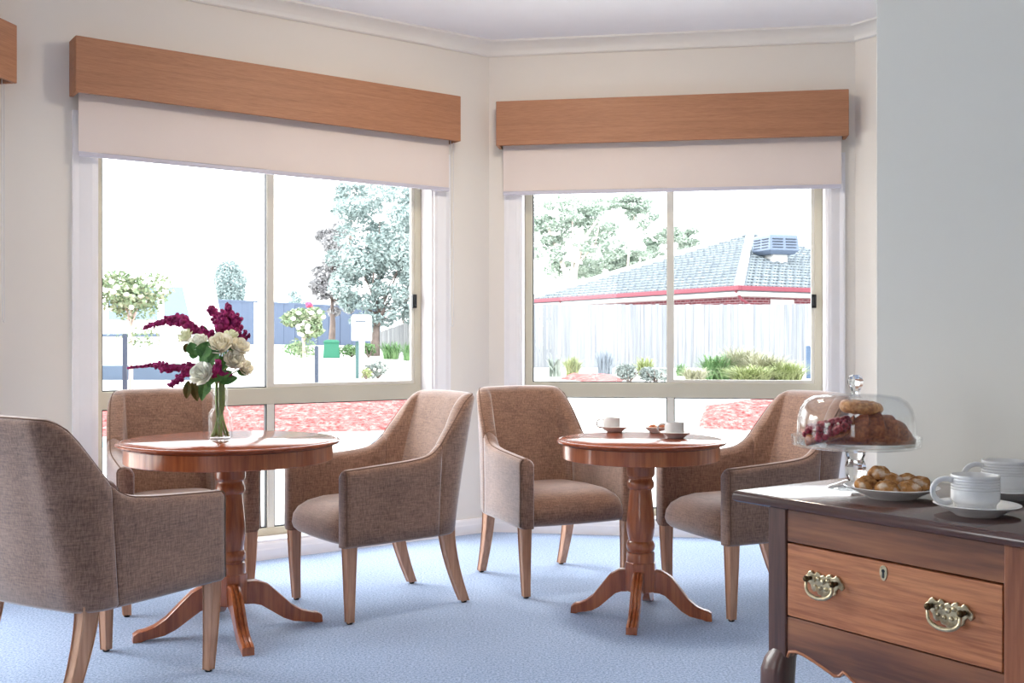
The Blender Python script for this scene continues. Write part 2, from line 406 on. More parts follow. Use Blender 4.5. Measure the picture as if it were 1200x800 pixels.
def blind(origin, u, x0, x1, chain, label):
    t = thing('roller_blind', origin, ang(u), label, 'blind', 'roller blinds half drawn')
    m = MB()
    m.loft([[(x, -.062, 2.40), (x, -.060, 2.40), (x, -.060, 2.03), (x, -.062, 2.03)] for x in (x0, x1)])
    m.build('blind_fabric', M['blind'], t)
    m = MB(); m.prism([(-.069, 2.012), (-.066, 2.006), (-.056, 2.006), (-.053, 2.012), (-.053, 2.028), (-.069, 2.028)], x0, x1, 'x'); b = m.build('bottom_bar', M['bar'], t, bevel=.002)
    m = MB(); m.tube([(x0, -.061, 2.42), (x1, -.061, 2.42)], .022, 16); m.build('roller_tube', M['blind'], t, smooth='auto')
    if chain is not None:
        m = MB()
        pts = [(chain, -.075, 2.42)] + [(chain, -.075, 2.3 - i * .1) for i in range(10)] + [(chain + .004, -.075, 1.235), (chain + .014, -.075, 1.225), (chain + .022, -.073, 1.24)] + [(chain + .022, -.07, 1.4 + i * .1) for i in range(11)]
        m.tube(pts, .0022, 6); m.build('bead_chain', M['chain'], t, smooth=True)
    return t
blind(A, uL, -2.352, -.322, -.318, 'wide cream roller blind half drawn over the left bay window')
blind(A, uR, .097, 2.033, None, 'cream roller blind half drawn over the right bay window')
blind(C, u3, -2.033, -.097, -.089, 'roller blind under the cut-off pelmet at the photo\'s left edge')

# ------------------------------------------------------------------ armchair
def make_chair():
    t = thing('armchair', (0, 0, 0))
    # outer plan curve, right arm front -> round the back -> left arm front (chair faces +y)
    ctl = [(.298, .290), (.294, .15), (.289, 0), (.283, -.10), (.279, -.165)]
    cc = (.178, -.185)
    for k in range(0, 8):
        a = -R(2 + 84 * k / 7); ctl.append((cc[0] + .099 * cos(a), cc[1] + .099 * sin(a) * 1.02))
    ctl += [(.12, -.288), (.06, -.291)]
    half = ctl; pts = half + [(0, -.292)] + [(-x, y) for x, y in reversed(half)]
    acc = [0]
    for i in range(1, len(pts)): acc.append(acc[-1] + hypot(pts[i][0] - pts[i-1][0], pts[i][1] - pts[i-1][1]))
    L = acc[-1]
    tx = [(acc[i], pts[i][0]) for i in range(len(pts))]; ty = [(acc[i], pts[i][1]) for i in range(len(pts))]
    hp = [(0, .622), (.2, .634), (.36, .647), (.415, .662), (.45, .70), (.49, .795), (.522, .872), (.548, .900), (.58, .909), (L/2, .915)]
    def station(a, inset=0.0, drop=0.0):
        e = 1e-3
        x, y = interp(tx, a), interp(ty, a)
        dx, dy = interp(tx, min(L, a + e)) - interp(tx, max(0, a - e)), interp(ty, min(L, a + e)) - interp(ty, max(0, a - e))
        d = hypot(dx, dy); n = Vector((dy / d, -dx / d))            # toward the inside
        if n.dot(Vector((-x, .0 - y))) < 0: n = -n
        aa = min(a, L - a); bk = sstep(.38, .58, aa)
        h = interp(hp, aa) - drop; th = lerp(.070, .078, bk)
        zb = .312
        sec = []
        zo = [zb, zb + .012] + [lerp(zb + .012, h - .022, k / 7) for k in range(1, 8)]
        prof = [(.012 + inset, zb)] + [(inset + .002 * sin(pi * k / 8), z) for k, z in enumerate(zo[1:])] + [(.005 + inset, h - .010), (.015 + inset, h - .002), (.03, h + .003), (th - .034, h + .001), (th - .017 - inset, h - .007), (th - .005 - inset, h - .019)]
        zi = [lerp(h - .03, .36, k / 6) for k in range(7)]
        prof += [(th - inset + .018 * bk * sin(pi * k / 7), z) for k, z in enumerate(zi)] + [(th - inset, zb)]
        for o, z in prof:
            f = (z - zb) / .6
            px, py = x + n.x * o, y + n.y * o
            px *= 1 - .085 * bk * f; py -= bk * .125 * max(0, f) ** 1.15
            sec.append((px, py, z))
        return sec
    sa = .452
    def arm(flip):
        st = [(0, .012, .012), (.004, .005, .005), (.014, 0, 0)] + [(.03 + (sa - .034) * k / 20, 0, 0) for k in range(21)] + [(sa, .003, .003)]
        secs = [station(a if not flip else L - a, i, d) for a, i, d in st]
        m = MB(); m.loft(secs); return m.build('arm', M['fabric'], t, smooth='auto', angle=60)
    arm(False); arm(True)
    n = 46
    st = [(sa, .003, .003)] + [(lerp(sa + .004, L - sa - .004, k / n), 0, 0) for k in range(n + 1)] + [(L - sa, .003, .003)]
    m = MB(); m.loft([station(*q) for q in st]); m.build('backrest', M['fabric'], t, smooth='auto', angle=60)
    # piping along the outer top edge and down both arm fronts
    o_i = 10
    path = [station(lerp(.006, L - .006, k / 90))[o_i] for k in range(91)]
    f0 = [station(.006)[k] for k in range(1, o_i)]; f1 = [station(L - .006)[k] for k in range(1, o_i)]
    m = MB(); m.tube(f0 + path + f1[::-1], .0026, 6); m.build('piping', M['piping'], t, smooth=True)
    # seat cushion with a rolled, bowed front
    m = MB(); prof = [(-.225, .40), (-.22, .452), (-.1, .468), (.05, .474), (.16, .471), (.225, .458), (.265, .436), (.288, .402), (.294, .36), (.286, .33), (.27, .316), (.1, .314), (-.22, .314)]
    secs = []
    for k in range(21):
        u = -1 + 2 * k / 20; e = abs(u) ** 4; sec = []
        for y, z in prof:
            hw = lerp(.196, .236, (y + .225) / .51)
            top = (z - .314) / .16
            x = u * hw * (1 - .0 * top)
            yy = y + (.010 * (1 - u * u) if y > .15 else 0) - (.016 * e * e if y > .2 else 0)
            zz = z - (.034 * abs(u) ** 4.5 * top if z > .33 else 0)
            sec.append((x, yy, zz))
        secs.append(sec)
    m.loft(secs); m.build('seat', M['fabric'], t, smooth='auto', angle=70)
    # legs
    def leg(x, y, kind):
        m = MB(); secs = []
        for k in range(9):
            f = k / 8; z = lerp(.335, .008, f)
            if kind == 'f': w = lerp(.027, .0165, f ** 1.1); d = lerp(.026, .016, f); ox, oy = -.010 * (1 if x > 0 else -1) * f * f, -.006 * f * f
            else: w = lerp(.024, .018, f); d = lerp(.034, .021, f); ox, oy = .0, -.092 * f ** 1.55
            c = .2
            sec = []
            for sx, sy in ((1, 1), (-1, 1), (-1, -1), (1, -1)):
                sec += [(x + ox + sx * w * (1 - (c if (sx * sy > 0) else 0)), y + oy + sy * d * (1 - (0 if sx * sy > 0 else c)), z), (x + ox + sx * w * (1 - (0 if (sx * sy > 0) else c)), y + oy + sy * d * (1 - (c if sx * sy > 0 else 0)), z)]
            secs.append(sec)
        m.loft(secs); o = m.build('leg', M['beech'], t, bevel=.002)
        g = MB(); g.lathe([(.011, 0), (.013, .004), (.013, .010)], 12, (x + ox, y + oy, 0)); g.build('glide', M['black'], o, smooth='auto')
    for sx in (1, -1): leg(sx * .262, .255, 'f'); leg(sx * .222, -.232, 'b')
    return t
chair0 = make_chair()
def chair(x, y, fx, fy, label, first=[True]):
    o = chair0 if first[0] else copy_tree(chair0); first[0] = False
    put(o, (x, y, 0), math.atan2(fy, fx) - pi / 2)
    tag(o, label, 'armchair', 'brown tub armchairs'); return o
def chair_front(fx_, fy_, dx, dy, label):               # placed by the point midway between its front feet
    d = hypot(dx, dy); dx /= d; dy /= d
    return chair(fx_ - dx * .25, fy_ - dy * .25, dx, dy, label)
chair_front(-1.272, 3.765, .47, .883, 'brown tweed armchair seen from behind, nearest the camera, pulled up to the flower table')
chair_front(-1.375, 4.49, .48, -.877, 'brown armchair behind the flower table, facing the camera under the left window')
chair_front(-.805, 4.455, -.807, -.591, 'brown armchair side-on between the two tables, its back to the bay corner')
chair_front(.292, 4.79, .42, -.907, 'brown armchair at the left of the cups table, facing the camera')
chair_front(.80, 4.53, -.927, -.373, 'brown armchair at the right of the cups table, partly hidden by the sideboard')

# ------------------------------------------------------------------ pedestal tables
def table(x, y, h, rt, reach, rot, label, ped):
    t = thing('pedestal_table', (x, y, 0), 0, label, 'table', 'round cherry pedestal tables')
    m = MB(); m.lathe([(0, h - .024), (rt - .024, h - .024), (rt - .016, h - .020), (rt - .006, h - .017), (rt, h - .012), (rt, h - .007), (rt - .006, h - .003), (rt - .012, h - .002), (rt - .016, h - .0035), (rt - .02, h), (0, h)], 96)
    m.build('tabletop', M['cherry_top'], t, smooth='auto', angle=50)
    ra = rt - .028
    m = MB(); m.lathe([(ra - .02, h - .082), (ra - .003, h - .082), (ra, h - .079), (ra, h - .024), (ra - .02, h - .024)], 96)
    m.build('apron', M['cherry'], t, smooth='auto')
    k = (h - .082 - .23) / (.654 - .23); zz = lambda z: .23 + (z - .23) * k if z > .23 else z
    prof = [(.0, .228), (.058, .228), (.0585, .262), (.056, .268), (.050, .270), (.050, .274), (.056, .278), (.0595, .290), (.0585, .302), (.053, .312), (.049, .316), (.0495, .322), (.053, .335), (.057, .36), (.058, .385), (.056, .42), (.052, .46), (.048, .50), (.046, .522), (.0465, .528), (.054, .534), (.0565, .545), (.0555, .556), (.051, .566), (.0485, .570), (.0485, .576), (.056, .582), (.0585, .590), (.059, .654), (.0, .655)]
    m = MB(); m.lathe([(r, zz(z)) for r, z in prof], 40); m.build('column', M['cherry'], t, smooth='auto', angle=40)
    m = MB(); m.lathe([(.066, .108), (.066, .224), (.062, .230), (0, .230)], 8); o = m.build('hub', M['cherry'], t, bevel=.004); o.rotation_euler[2] = R(22.5) + rot
    # feet: sabre profile with a reeded top
    rr = reach
    up = [(.055, .196), (.10, .193), (.145, .172), (.19, .128), (.235, .082), (.275, .056), (.31, .044), (.335, .040), (.350, .030), (.352, .0)]
    lo = [(.055, .104), (.085, .103), (.115, .094), (.155, .066), (.20, .034), (.24, .016), (.275, .010), (.305, .006), (.325, .0), (.345, .0)]
    sc = rr / .352
    for q in range(4):
        m = MB(); secs = []
        for (ux, uz), (lx, lz) in zip(up, lo):
            a, b = .055 + (ux - .055) * (rr - .055) / (.352 - .055), .055 + (lx - .055) * (rr - .055) / (.352 - .055)
            w = .0215; g = .005
            sec = [(b, -w * .9, lz), (b, w * .9, lz)]
            for yy, dz in ((w, -.012), (w, -.004), (w * .72, 0), (w * .45, 0), (w * .36, -g), (w * .22, 0), (-w * .22, 0), (-w * .36, -g), (-w * .45, 0), (-w * .72, 0), (-w, -.004), (-w, -.012)):
                sec.append((a, yy, max(uz + dz, lz + .001 if uz < .02 else lz + .004) if uz > 0 else 0.0005))
            secs.append(sec)
        m.loft(secs); o = m.build('foot', M['cherry'], t, smooth='auto', angle=40); o.rotation_euler[2] = rot + q * pi / 2
    return t
tL = (-1.11, 4.153); tR = (.534, 4.375)
table(*tL, .755, .427, .365, R(25), 'large round cherry pedestal table carrying the vase of flowers', None)
table(*tR, .737, .351, .292, R(-14), 'small round cherry pedestal table set with two white cups', None)
# ------------------------------------------------------------------ crockery
def lathe_shell(m, outer, inner, n=48): m.lathe(outer + inner[::-1], n)
def saucer(x, y, z, r, name='saucer', label=None, group=None, cat='saucer', h=.021):
    t = thing(name, (x, y, z), 0, label, cat, group)
    m = MB(); b = r * .50
    m.lathe([(0, .002), (b - .006, .002), (b - .004, 0), (b, 0), (b + .003, .003), (r * .75, h * .55), (r - .002, h - .0015), (r, h), (r - .003, h + .0012), (r * .72, h * .72), (b, .0062), (0, .006)], 56)
    m.build('dish', M['china' if h > .0245 else 'china_bright'], t, smooth='auto', angle=50); return t
def cup(x, y, z, r, h, rz, ribs, label, group):
    t = thing('coffee_cup', (x, y, z), rz, label, 'cup', group)
    m = MB()
    if ribs:
        prof = [(0, .002), (r * .70, .002), (r * .72, 0), (r * .80, .001), (r * .82, .004), (r * .85, h * .22), (r * .90, h * .25), (r * .97, h * .30), (r, h * .38)]
        for k in range(5): z0 = h * (.58 + k * .075); prof += [(r, z0), (r - .0012, z0 + .0015), (r, z0 + .003)]
        prof += [(r, h - .002), (r - .001, h), (r - .0028, h), (r - .0035, h - .004), (r - .004, h * .4), (r * .85, h * .28), (r * .7, h * .12), (0, h * .1)]
    else:
        prof = [(0, .002), (r * .88, .002), (r * .9, 0), (r * .97, .003), (r, .010), (r, h - .002), (r - .001, h), (r - .0025, h), (r - .0035, h - .003), (r - .0035, .012), (r * .8, .006), (0, .006)]
    m.lathe(prof, 48); m.build('bowl', M['china_bright' if ribs else 'china'], t, smooth='auto', angle=50)
    m = MB(); pts = []
    hr = h * .33; cz = h * .56
    for k in range(15):
        a = R(62 + 236 * k / 14); pts.append((-(r - .003) - hr * .62 + hr * 1.05 * cos(a), 0, cz + hr * sin(a)))
    n0 = len(m.v); m.tube(pts, .0052 if ribs else .0036, 10)
    m.build('handle', M['china_bright' if ribs else 'china'], t, smooth=True)
    return t
def rel(px, py, z):                                     # helper used while measuring: point at height z seen at a pixel
    d = (EYE - z) * FOC / (py - 400); return (px - 600) * d / FOC, d
zt = .737
def cookie(x, y, z, r, seed, label, group, sugar='M'):
    random.seed(seed)
    t = NTcookie
    m = MB(); m.ball((0, 0, 0), 1, 28, 18)
    off = Vector((seed * 3.1, seed * 1.7, 0)); vs = []
    for v in m.v:
        p = Vector(v); f = 1 + .16 * mnoise.noise(p * 1.6 + off)
        c = mnoise.cell_vector(p * 1.3 + off); d = abs(mnoise.noise(p * 2.1 + off * 2)); f -= .14 * max(0, 1 - d / .10)
        vs.append((p.x * r * f, p.y * r * f, max(-.62, p.z * .78 * f) * r))
    m.v = vs
    o = m.build('almond_biscuit', t, smooth=True); put(o, (x, y, z + .62 * r), seed * 1.3)
    return tag(o, label, 'biscuit', group)
def cookiemat(name, base, deep, sugar):
    t = NT(name); c = t.coords(); f = t.noise(c, 55, 4)
    col = t.ramp(f, [(.34, deep), (.52, base), (.7, base)])
    g = t.n('ShaderNodeNewGeometry'); sx = t.n('ShaderNodeSeparateXYZ')
    t.l(col, t.b.inputs['Base Color'])
    f2 = t.noise(c, 38, 3); col = t.mix(t.ramp(f2, [(.52, (0,0,0,1)), (.66, (.75,.75,.75,1))]), col, sugar)
    t.l(col, t.b.inputs['Base Color'])
    t.set(Roughness=.8, Specular_IOR_Level=.2); t.bump(f, .4, .003); return t.m
NTcookie = cookiemat('amaretti_crust', srgb(196, 140, 84), srgb(120, 70, 38), srgb(240, 226, 206))

x, y = rel(720, 506, zt); g = 'white cups on the small table'
s = saucer(x, y, zt, .066, 'saucer', 'white saucer under the cup at the left of the small round table', 'saucers on the small table', h=.025)
cup(x - .012, y, zt + .0063, .038, .058, R(0), False, 'plain white cup at the left of the small round table', g)
x, y = rel(792, 513, zt)
saucer(x, y, zt, .067, 'saucer', 'white saucer under the nearer cup on the small round table', 'saucers on the small table', h=.025)
cup(x - .006, y, zt + .0063, .0405, .060, R(0), False, 'plain white cup at the front right of the small round table', g)
x, y = rel(770, 506.5, zt)
saucer(x, y, zt, .062, 'saucer', 'small white plate holding two biscuits between the cups', 'saucers on the small table', h=.025)
NTcookie2 = cookiemat('amaretti_crust_dark', srgb(176, 100, 66), srgb(110, 56, 36), srgb(222, 180, 150))
_k = NTcookie; NTcookie = NTcookie2
cookie(x - .018, y - .006, zt + .0063, .021, 3, 'sugared biscuit on the small plate, left of the cup handle', 'biscuits on the small plate')
cookie(x + .024, y + .002, zt + .0063, .021, 5, 'sugared biscuit on the small plate, seen through the cup handle', 'biscuits on the small plate')
NTcookie = _k

# ------------------------------------------------------------------ sideboard (local x along the front, local y toward the wall)
SB = thing('sideboard', P0, ang(uS), 'dark antique wooden lowboy with one brass-handled drawer against the grey wall', 'sideboard')
SW, SD, SH = .725, .483, .82
def on_sb(s, d, z=SH): return P0 + uS * s + uL * d + Vector((0, 0, z))
# top with rounded, stepped edge
m = MB(); secs = []
for z, i in ((SH - .024, .008), (SH - .020, .001), (SH - .012, 0), (SH - .004, .002), (SH, .007)):
    secs.append([(i, i, z), (SW - i, i, z), (SW - i, SD - .0, z), (i, SD - .0, z)])
m.loft(secs); m.build('top_board', M['walnut_top'], SB, smooth='auto', angle=50)
cx0, cx1, cy0, cy1 = .081, .644, .022, .47
pz0 = .487
for px in (cx0, cx1 - .047):
    for py in (cy0, cy1 - .047):
        m = MB(); m.box(px, px + .047, py, py + .047, pz0, SH - .024); m.build('corner_post', M['walnut_v'] if px == cx0 else M['mahog_v'], SB, bevel=.003)
ix0, ix1 = cx0 + .047, cx1 - .047
m = MB(); m.box(ix0, ix1, cy0 + .004, cy0 + .03, .728, SH - .024); m.build('top_rail', M['mahog_streak'], SB, bevel=.0015)
def scallop(w0, w1):
    w = w1 - w0
    half = [(0, .487), (.006, .499), (.022, .503), (.04, .5015), (.07, .494), (.10, .4845), (.118, .478), (.130, .481), (.139, .491), (.146, .489), (.165, .478), (.19, .464), (.21, .457), (w / 2, .455)]
    lo = [(w0 + a, b) for a, b in half] + [(w1 - a, b) for a, b in half[-2::-1]]
    return lo
lo = scallop(ix0, ix1)
m = MB(); m.prism(lo + [(ix1, .573), (ix0, .573)], cy0 + .004, cy0 + .026); m.build('apron', M['mahog_streak'], SB, bevel=.0015)
m = MB(); m.tube([(a, cy0 + .005, b + .002) for a, b in lo], .0035, 6); m.build('apron_bead', M['mahog'], SB, smooth=True)
for px in (cx0 + .006, cx1 - .026):
    m = MB(); m.box(px, px + .02, cy0 + .047, cy1 - .047, .50, SH - .024); m.build('side_panel', M['walnut'], SB)
m = MB(); m.box(ix0, ix1, cy1 - .02, cy1 - .004, .50, SH - .024); m.build('back_panel', M['walnut'], SB)
m = MB(); m.box(ix0, ix1, cy0 + .03, cy1 - .02, .555, .570); m.build('bottom_board', M['walnut'], SB)
d0 = cy0 + .002
m = MB(); m.box(ix0 + .003, ix1 - .003, d0, d0 + .02, .576, .7245)
DR = m.build('drawer', M['mahog'], SB, bevel=.0015)
def pull(cx, cz):
    # bat-wing backplate, two posts, swinging bail
    half = [(0, .022), (.006, .019), (.011, .024), (.017, .026), (.021, .020), (.026, .021), (.031, .026), (.037, .023), (.042, .015), (.047, .012), (.049, .004), (.044, -.003), (.038, .002), (.032, -.004), (.030, -.012), (.024, -.017), (.017, -.014), (.013, -.020), (.006, -.021), (0, -.026)]
    pl = half + [(-a, b) for a, b in half[-2:0:-1]]
    m = MB(); k = .98
    m.prism([(cx + a * k, cz + b * k) for a, b in pl], d0 - .0055, d0)
    o = m.build('handle', M['brass'], DR, bevel=.0015)
    o['label'] = 'aged brass handle with pierced backplate'
    m = MB()
    for a, b, r in ((0, .008, .0065), (.012, .012, .005), (-.012, .012, .005), (.022, .008, .005), (-.022, .008, .005), (.007, -.006, .005), (-.007, -.006, .005), (.019, -.004, .004), (-.019, -.004, .004)):
        m.ball((cx + a, d0 - .006, cz + b), (r, .004, r * .9), 10, 6)
    m.build('relief', M['brass'], o, smooth=True)
    for sx in (-1, 1):
        m = MB(); m.tube([(cx + sx * .032, d0 - .004, cz + .010), (cx + sx * .032, d0 - .016, cz + .010)], .0045, 10); m.ball((cx + sx * .032, d0 - .018, cz + .010), .0065, 12, 8)
        m.build('post', M['brass_dark'], o, smooth=True)
    m = MB(); pts = []
    for k in range(17):
        a = pi + pi * k / 16; pts.append((cx + .033 * cos(a) * (1 if abs(cos(a)) < .95 else .97), d0 - .018 - .004 * abs(sin(a)), cz + .008 + .031 * (abs(sin(a)) ** .6) * -1))
    m.tube(pts, [.0028 + .0014 * sin(pi * k / 16) for k in range(17)], 10); m.build('bail', M['brass'], o, smooth=True)
pull(.225, .655); pull(.496, .655)
m = MB(); m.prism([(.3605 + .0085 * cos(a) * (1 + .15 * sin(a)), .704 + .0145 * sin(a)) for a in [2*pi*k/24 for k in range(24)]], d0 - .002, d0)
KE = m.build('keyhole_plate', M['brass'], DR, bevel=.0006)
m = MB(); m.prism([(.3605 + .0035 * cos(a), .708 + .0035 * sin(a)) for a in [2*pi*k/16 for k in range(16)]], d0 - .0026, d0 - .0005); m.box(.3587, .3623, d0 - .0026, d0 - .0005, .695, .708)
m.build('keyhole', M['black'], KE)
# cabriole legs
def cab(px, py, sx, sy):
    m = MB(); secs = []
    for z, o, w in ((.500, .000, .0235), (.492, .002, .0245), (.478, .006, .0275), (.455, .009, .030), (.42, .010, .0295), (.38, .007, .0275), (.32, .003, .0255), (.25, -.006, .021), (.18, -.010, .018), (.11, -.007, .017), (.06, .002, .019), (.035, .010, .026), (.018, .014, .031), (.006, .014, .031), (0, .013, .028)):
        cx, cy = px + sx * o, py + sy * o; c = .35; sec = []
        for k in range(16):
            a = 2*pi*k/16; e = .5
            ca, sa_ = cos(a), sin(a); q = (abs(ca) ** 4 + abs(sa_) ** 4) ** -.25
            sec.append((cx + w * ca * q, cy + w * sa_ * q, z))
        secs.append(sec)
    m.loft(secs); m.build('leg', M['walnut_v'], SB, smooth='auto', angle=55)
for px, sx in ((cx0 + .0235, -1), (cx1 - .0235, 1)):
    for py, sy in ((cy0 + .0235, -1), (cy1 - .0235, 1)): cab(px, py, sx, sy * (1 if sy < 0 else .3))
# ------------------------------------------------------------------ cake stand, dome and pastries
cs = on_sb(.134, .243)
ST = thing('cake_stand', cs, 0, 'clear glass footed cake stand holding pastries on the sideboard', 'cake stand')
m = MB(); m.lathe([(0, .0), (.058, 0), (.060, .003), (.056, .006), (.04, .011), (.024, .018), (.0, .019)], 48); m.build('base', M['dome'], ST, smooth='auto', angle=50)
m = MB(); m.lathe([(0, .018), (.016, .018), (.019, .026), (.0225, .034), (.023, .05), (.020, .058), (.017, .064), (.021, .074), (.0225, .080), (.017, .088), (.0, .089)], 10); m.build('stem', M['glass'], ST, smooth='auto', angle=25)
m = MB(); m.lathe([(0, .089), (.125, .091), (.134, .094), (.1365, .114), (.1345, .114), (.1318, .097), (.124, .0955), (0, .094)], 72); m.build('plate', M['dome'], ST, smooth='auto', angle=50)
DM = thing('glass_dome', cs + Vector((0, 0, .0965)), 0, 'clear glass dome with a faceted knob covering the pastries', 'glass dome')
pr = [(.1225, 0), (.1238, .002), (.1235, .03), (.1225, .055), (.117, .078), (.107, .094), (.090, .104), (.06, .108), (.02, .1095), (0, .1095)]
inn = [(max(0, r - .0028), z - (.0 if i < 4 else .0025)) for i, (r, z) in enumerate(pr)]
m = MB(); m.lathe(pr[:], 72); m.lathe(inn[:], 72); m.build('cover', M['dome'], DM, smooth='auto', angle=60)
m = MB(); m.lathe([(0, .109), (.011, .109), (.010, .116), (.0125, .122), (.0165, .130), (.0175, .138), (.014, .147), (.006, .151), (0, .151)], 9); m.build('knob', M['glass'], DM, smooth='auto', angle=20)
pz = cs.z + .096
def pastrymat(name, a, b, c):
    t = NT(name); co = t.coords(); f = t.noise(co, 40, 4); g = t.noise(co, 160, 3)
    col = t.mix(.4, t.ramp(f, [(.3, a), (.5, b), (.7, c)]), t.ramp(g, [(.35, a), (.65, c)]))
    t.l(col, t.b.inputs['Base Color']); t.set(Roughness=.45, Coat_Weight=.2, Coat_Roughness=.3); t.bump(g, .25, .002); return t.m
M['croissant'] = pastrymat('croissant_crust', srgb(92, 42, 24), srgb(152, 78, 42), srgb(194, 118, 70))
M['danish'] = pastrymat('danish_crust', srgb(150, 78, 30), srgb(206, 130, 60), srgb(236, 180, 110))
M['berry'] = pastrymat('berry_filling', srgb(60, 14, 26), srgb(150, 30, 50), srgb(196, 70, 84))
M['cream'] = pastrymat('cream_filling', srgb(214, 170, 150), srgb(236, 206, 190), srgb(250, 236, 226))
uv = Vector((1, 0, 0))
# croissant: ridged crescent across the stand
m = MB(); secs = []
N = 64
for i in range(N + 1):
    f = i / N; a = lerp(-1.0, 1.0, f)
    cx, cy = .084 * a * 1.08, .030 * a * a - .014
    env = max(.10, (1 - abs(a) ** 1.9)) ** .62
    ph = (f * 7) % 1; ridge = 1 - .13 * (1 - ph) if True else 1
    r = .0375 * env * ridge + .002
    tx_, ty_ = 1.08 * .084, .060 * a; d = hypot(tx_, ty_); nx, ny = -ty_ / d, tx_ / d
    secs.append([(cx + nx * r * .95 * cos(2*pi*j/18), cy + ny * r * .95 * cos(2*pi*j/18), r * .92 + r * (1.0 if sin(2*pi*j/18) > 0 else .9) * sin(2*pi*j/18)) for j in range(18)])
m.loft(secs); o = m.build('croissant', M['croissant'], smooth='auto', angle=50)
put(o, (cs.x + .028, cs.y - .02, pz), R(-4)); tag(o, 'large brown croissant under the glass dome', 'croissant')
# danish resting on the croissant
m = MB(); secs = []
for i in range(40):
    f = i / 39; a = f * 2 * pi * 1.75; rr = lerp(.043, .012, f); r = lerp(.0155, .012, f) * (1 if f > .06 else .4 + 10 * f) * (1 + .08 * sin(9 * a))
    cx, cy = rr * cos(a) * 1.12, rr * sin(a) * .8
    secs.append([(cx + cos(a) * r * cos(2*pi*j/12), cy + sin(a) * r * cos(2*pi*j/12), .013 + .006 * f + r * .95 * sin(2*pi*j/12)) for j in range(12)])
m.loft(secs); o = m.build('danish_pastry', M['danish'], smooth=True)
put(o, (cs.x + .010, cs.y - .014, pz + .066), R(20)); o.rotation_euler = (R(5), R(4), R(20)); tag(o, 'golden coiled danish lying on top of the croissant', 'pastry')
# berry pastry leaning at the left
BP = thing('berry_pastry', (cs.x - .070, cs.y - .030, pz), R(12), 'berry-topped pastry with purple glaze at the left under the dome', 'pastry')
m = MB(); secs = []
for i in range(17):
    a = -1 + 2 * i / 16; r = .034 * (1 - abs(a) ** 2.4) ** .5 + .003; th = .012
    secs.append([(a * .05, r * cos(2*pi*j/16), th + .022 * (a * .5 + .5) + th * 1.0 * sin(2*pi*j/16)) for j in range(16)])
m.loft(secs); m.build('crust', M['croissant'], BP, smooth=True)
m = MB(); random.seed(11)
for _ in range(150):
    a, b = random.uniform(-.98, .95), random.uniform(-1.15, .9); w = sqrt(max(0, 1 - abs(a) ** 2.4))
    m.ball((a * .050, b * .033 * w, .012 + .016 * sqrt(max(0, 1.35 - b * b)) + .022 * (a * .5 + .5) + random.uniform(-.004, .008)), random.uniform(.0045, .009), 8, 6)
m.build('berries', M['berry'], BP, smooth=True)
m = MB()
for _ in range(12):
    a, b = random.uniform(-.9, .9), random.uniform(-1, .7); w = sqrt(max(0, 1 - abs(a) ** 2.4))
    m.ball((a * .048, b * .031 * w, .030 + .022 * (a * .5 + .5) + random.uniform(0, .010)), random.uniform(.003, .0055), 8, 6)
m.build('icing', M['cream'], BP, smooth=True)

# plate of biscuits
pc = on_sb(.262, .188)
saucer(pc.x, pc.y, SH, .094, 'plate', 'white plate heaped with sugared biscuits on the sideboard', None, 'plate', .024)
spots = [(-.052, -.004, 0), (-.022, -.034, 0), (.022, -.034, 0), (.054, -.006, 0), (-.03, .028, 0), (.014, .036, 0), (.046, .032, 0), (-.002, -.004, .012), (-.024, .006, .024)]
names = ['leftmost sugared biscuit on the sideboard plate', 'biscuit at the front left of the sideboard plate', 'biscuit at the front right of the sideboard plate', 'rightmost biscuit on the sideboard plate', 'biscuit at the back left of the sideboard plate', 'biscuit at the back middle of the sideboard plate', 'biscuit at the back right of the sideboard plate', 'biscuit in the middle of the sideboard plate', 'biscuit raised on the top of the heap on the sideboard plate']
for i, ((a, b, c), nm) in enumerate(zip(spots, names)):
    cookie(pc.x + a, pc.y + b, SH + .0072 + c + (.006 if hypot(a, b) > .05 else 0), .0235, i + 1, nm, 'biscuits on the sideboard plate')
c1 = on_sb(.485, .128); g = 'ribbed cups on the sideboard'
saucer(c1.x, c1.y, SH, .076, 'saucer', 'white saucer under the front ribbed cup on the sideboard', 'saucers on the sideboard')
cup(c1.x - .002, c1.y + .002, SH + .0063, .0425, .068, R(-4), True, 'white ribbed cup at the front right of the sideboard', g)
c2 = on_sb(.405, .362)
saucer(c2.x, c2.y, SH, .076, 'saucer', 'white saucer under the rear ribbed cup, by the grey wall', 'saucers on the sideboard')
cup(c2.x, c2.y, SH + .0063, .0445, .072, R(-4), True, 'white ribbed cup behind the other, nearer the grey wall', g)

# ------------------------------------------------------------------ vase and flowers
vx, vy, vz = -1.149, 4.15, .755
V = thing('bottle_vase', (vx, vy, vz), 0, 'clear glass bottle vase on the large round table', 'vase')
po = [(0, 0), (.042, 0), (.0455, .004), (.0455, .085), (.044, .100), (.037, .113), (.031, .121), (.0295, .130), (.0295, .205), (.0325, .212), (.0325, .217)]
pi_ = [(.0295, .217), (.0265, .205), (.0265, .130), (.028, .122), (.034, .114), (.041, .100), (.0425, .085), (.0425, .008), (.038, .006), (0, .006)]
m = MB(); m.lathe(po + pi_, 56); m.build('bottle', M['dome'], V, smooth='auto', angle=50)
def water():
    t = NT('vase_water'); t.set(Base_Color=(1,1,1,1), Roughness=0, IOR=1.33, Transmission_Weight=1); return t.m
SC = 4.15 / FOC
def fp(px, py, dy=0): return Vector(((px - 600) * (vy + dy) / FOC, vy + dy, EYE - (py - 400) * (vy + dy) / FOC))
mouth = Vector((vx, vy, vz + .205))
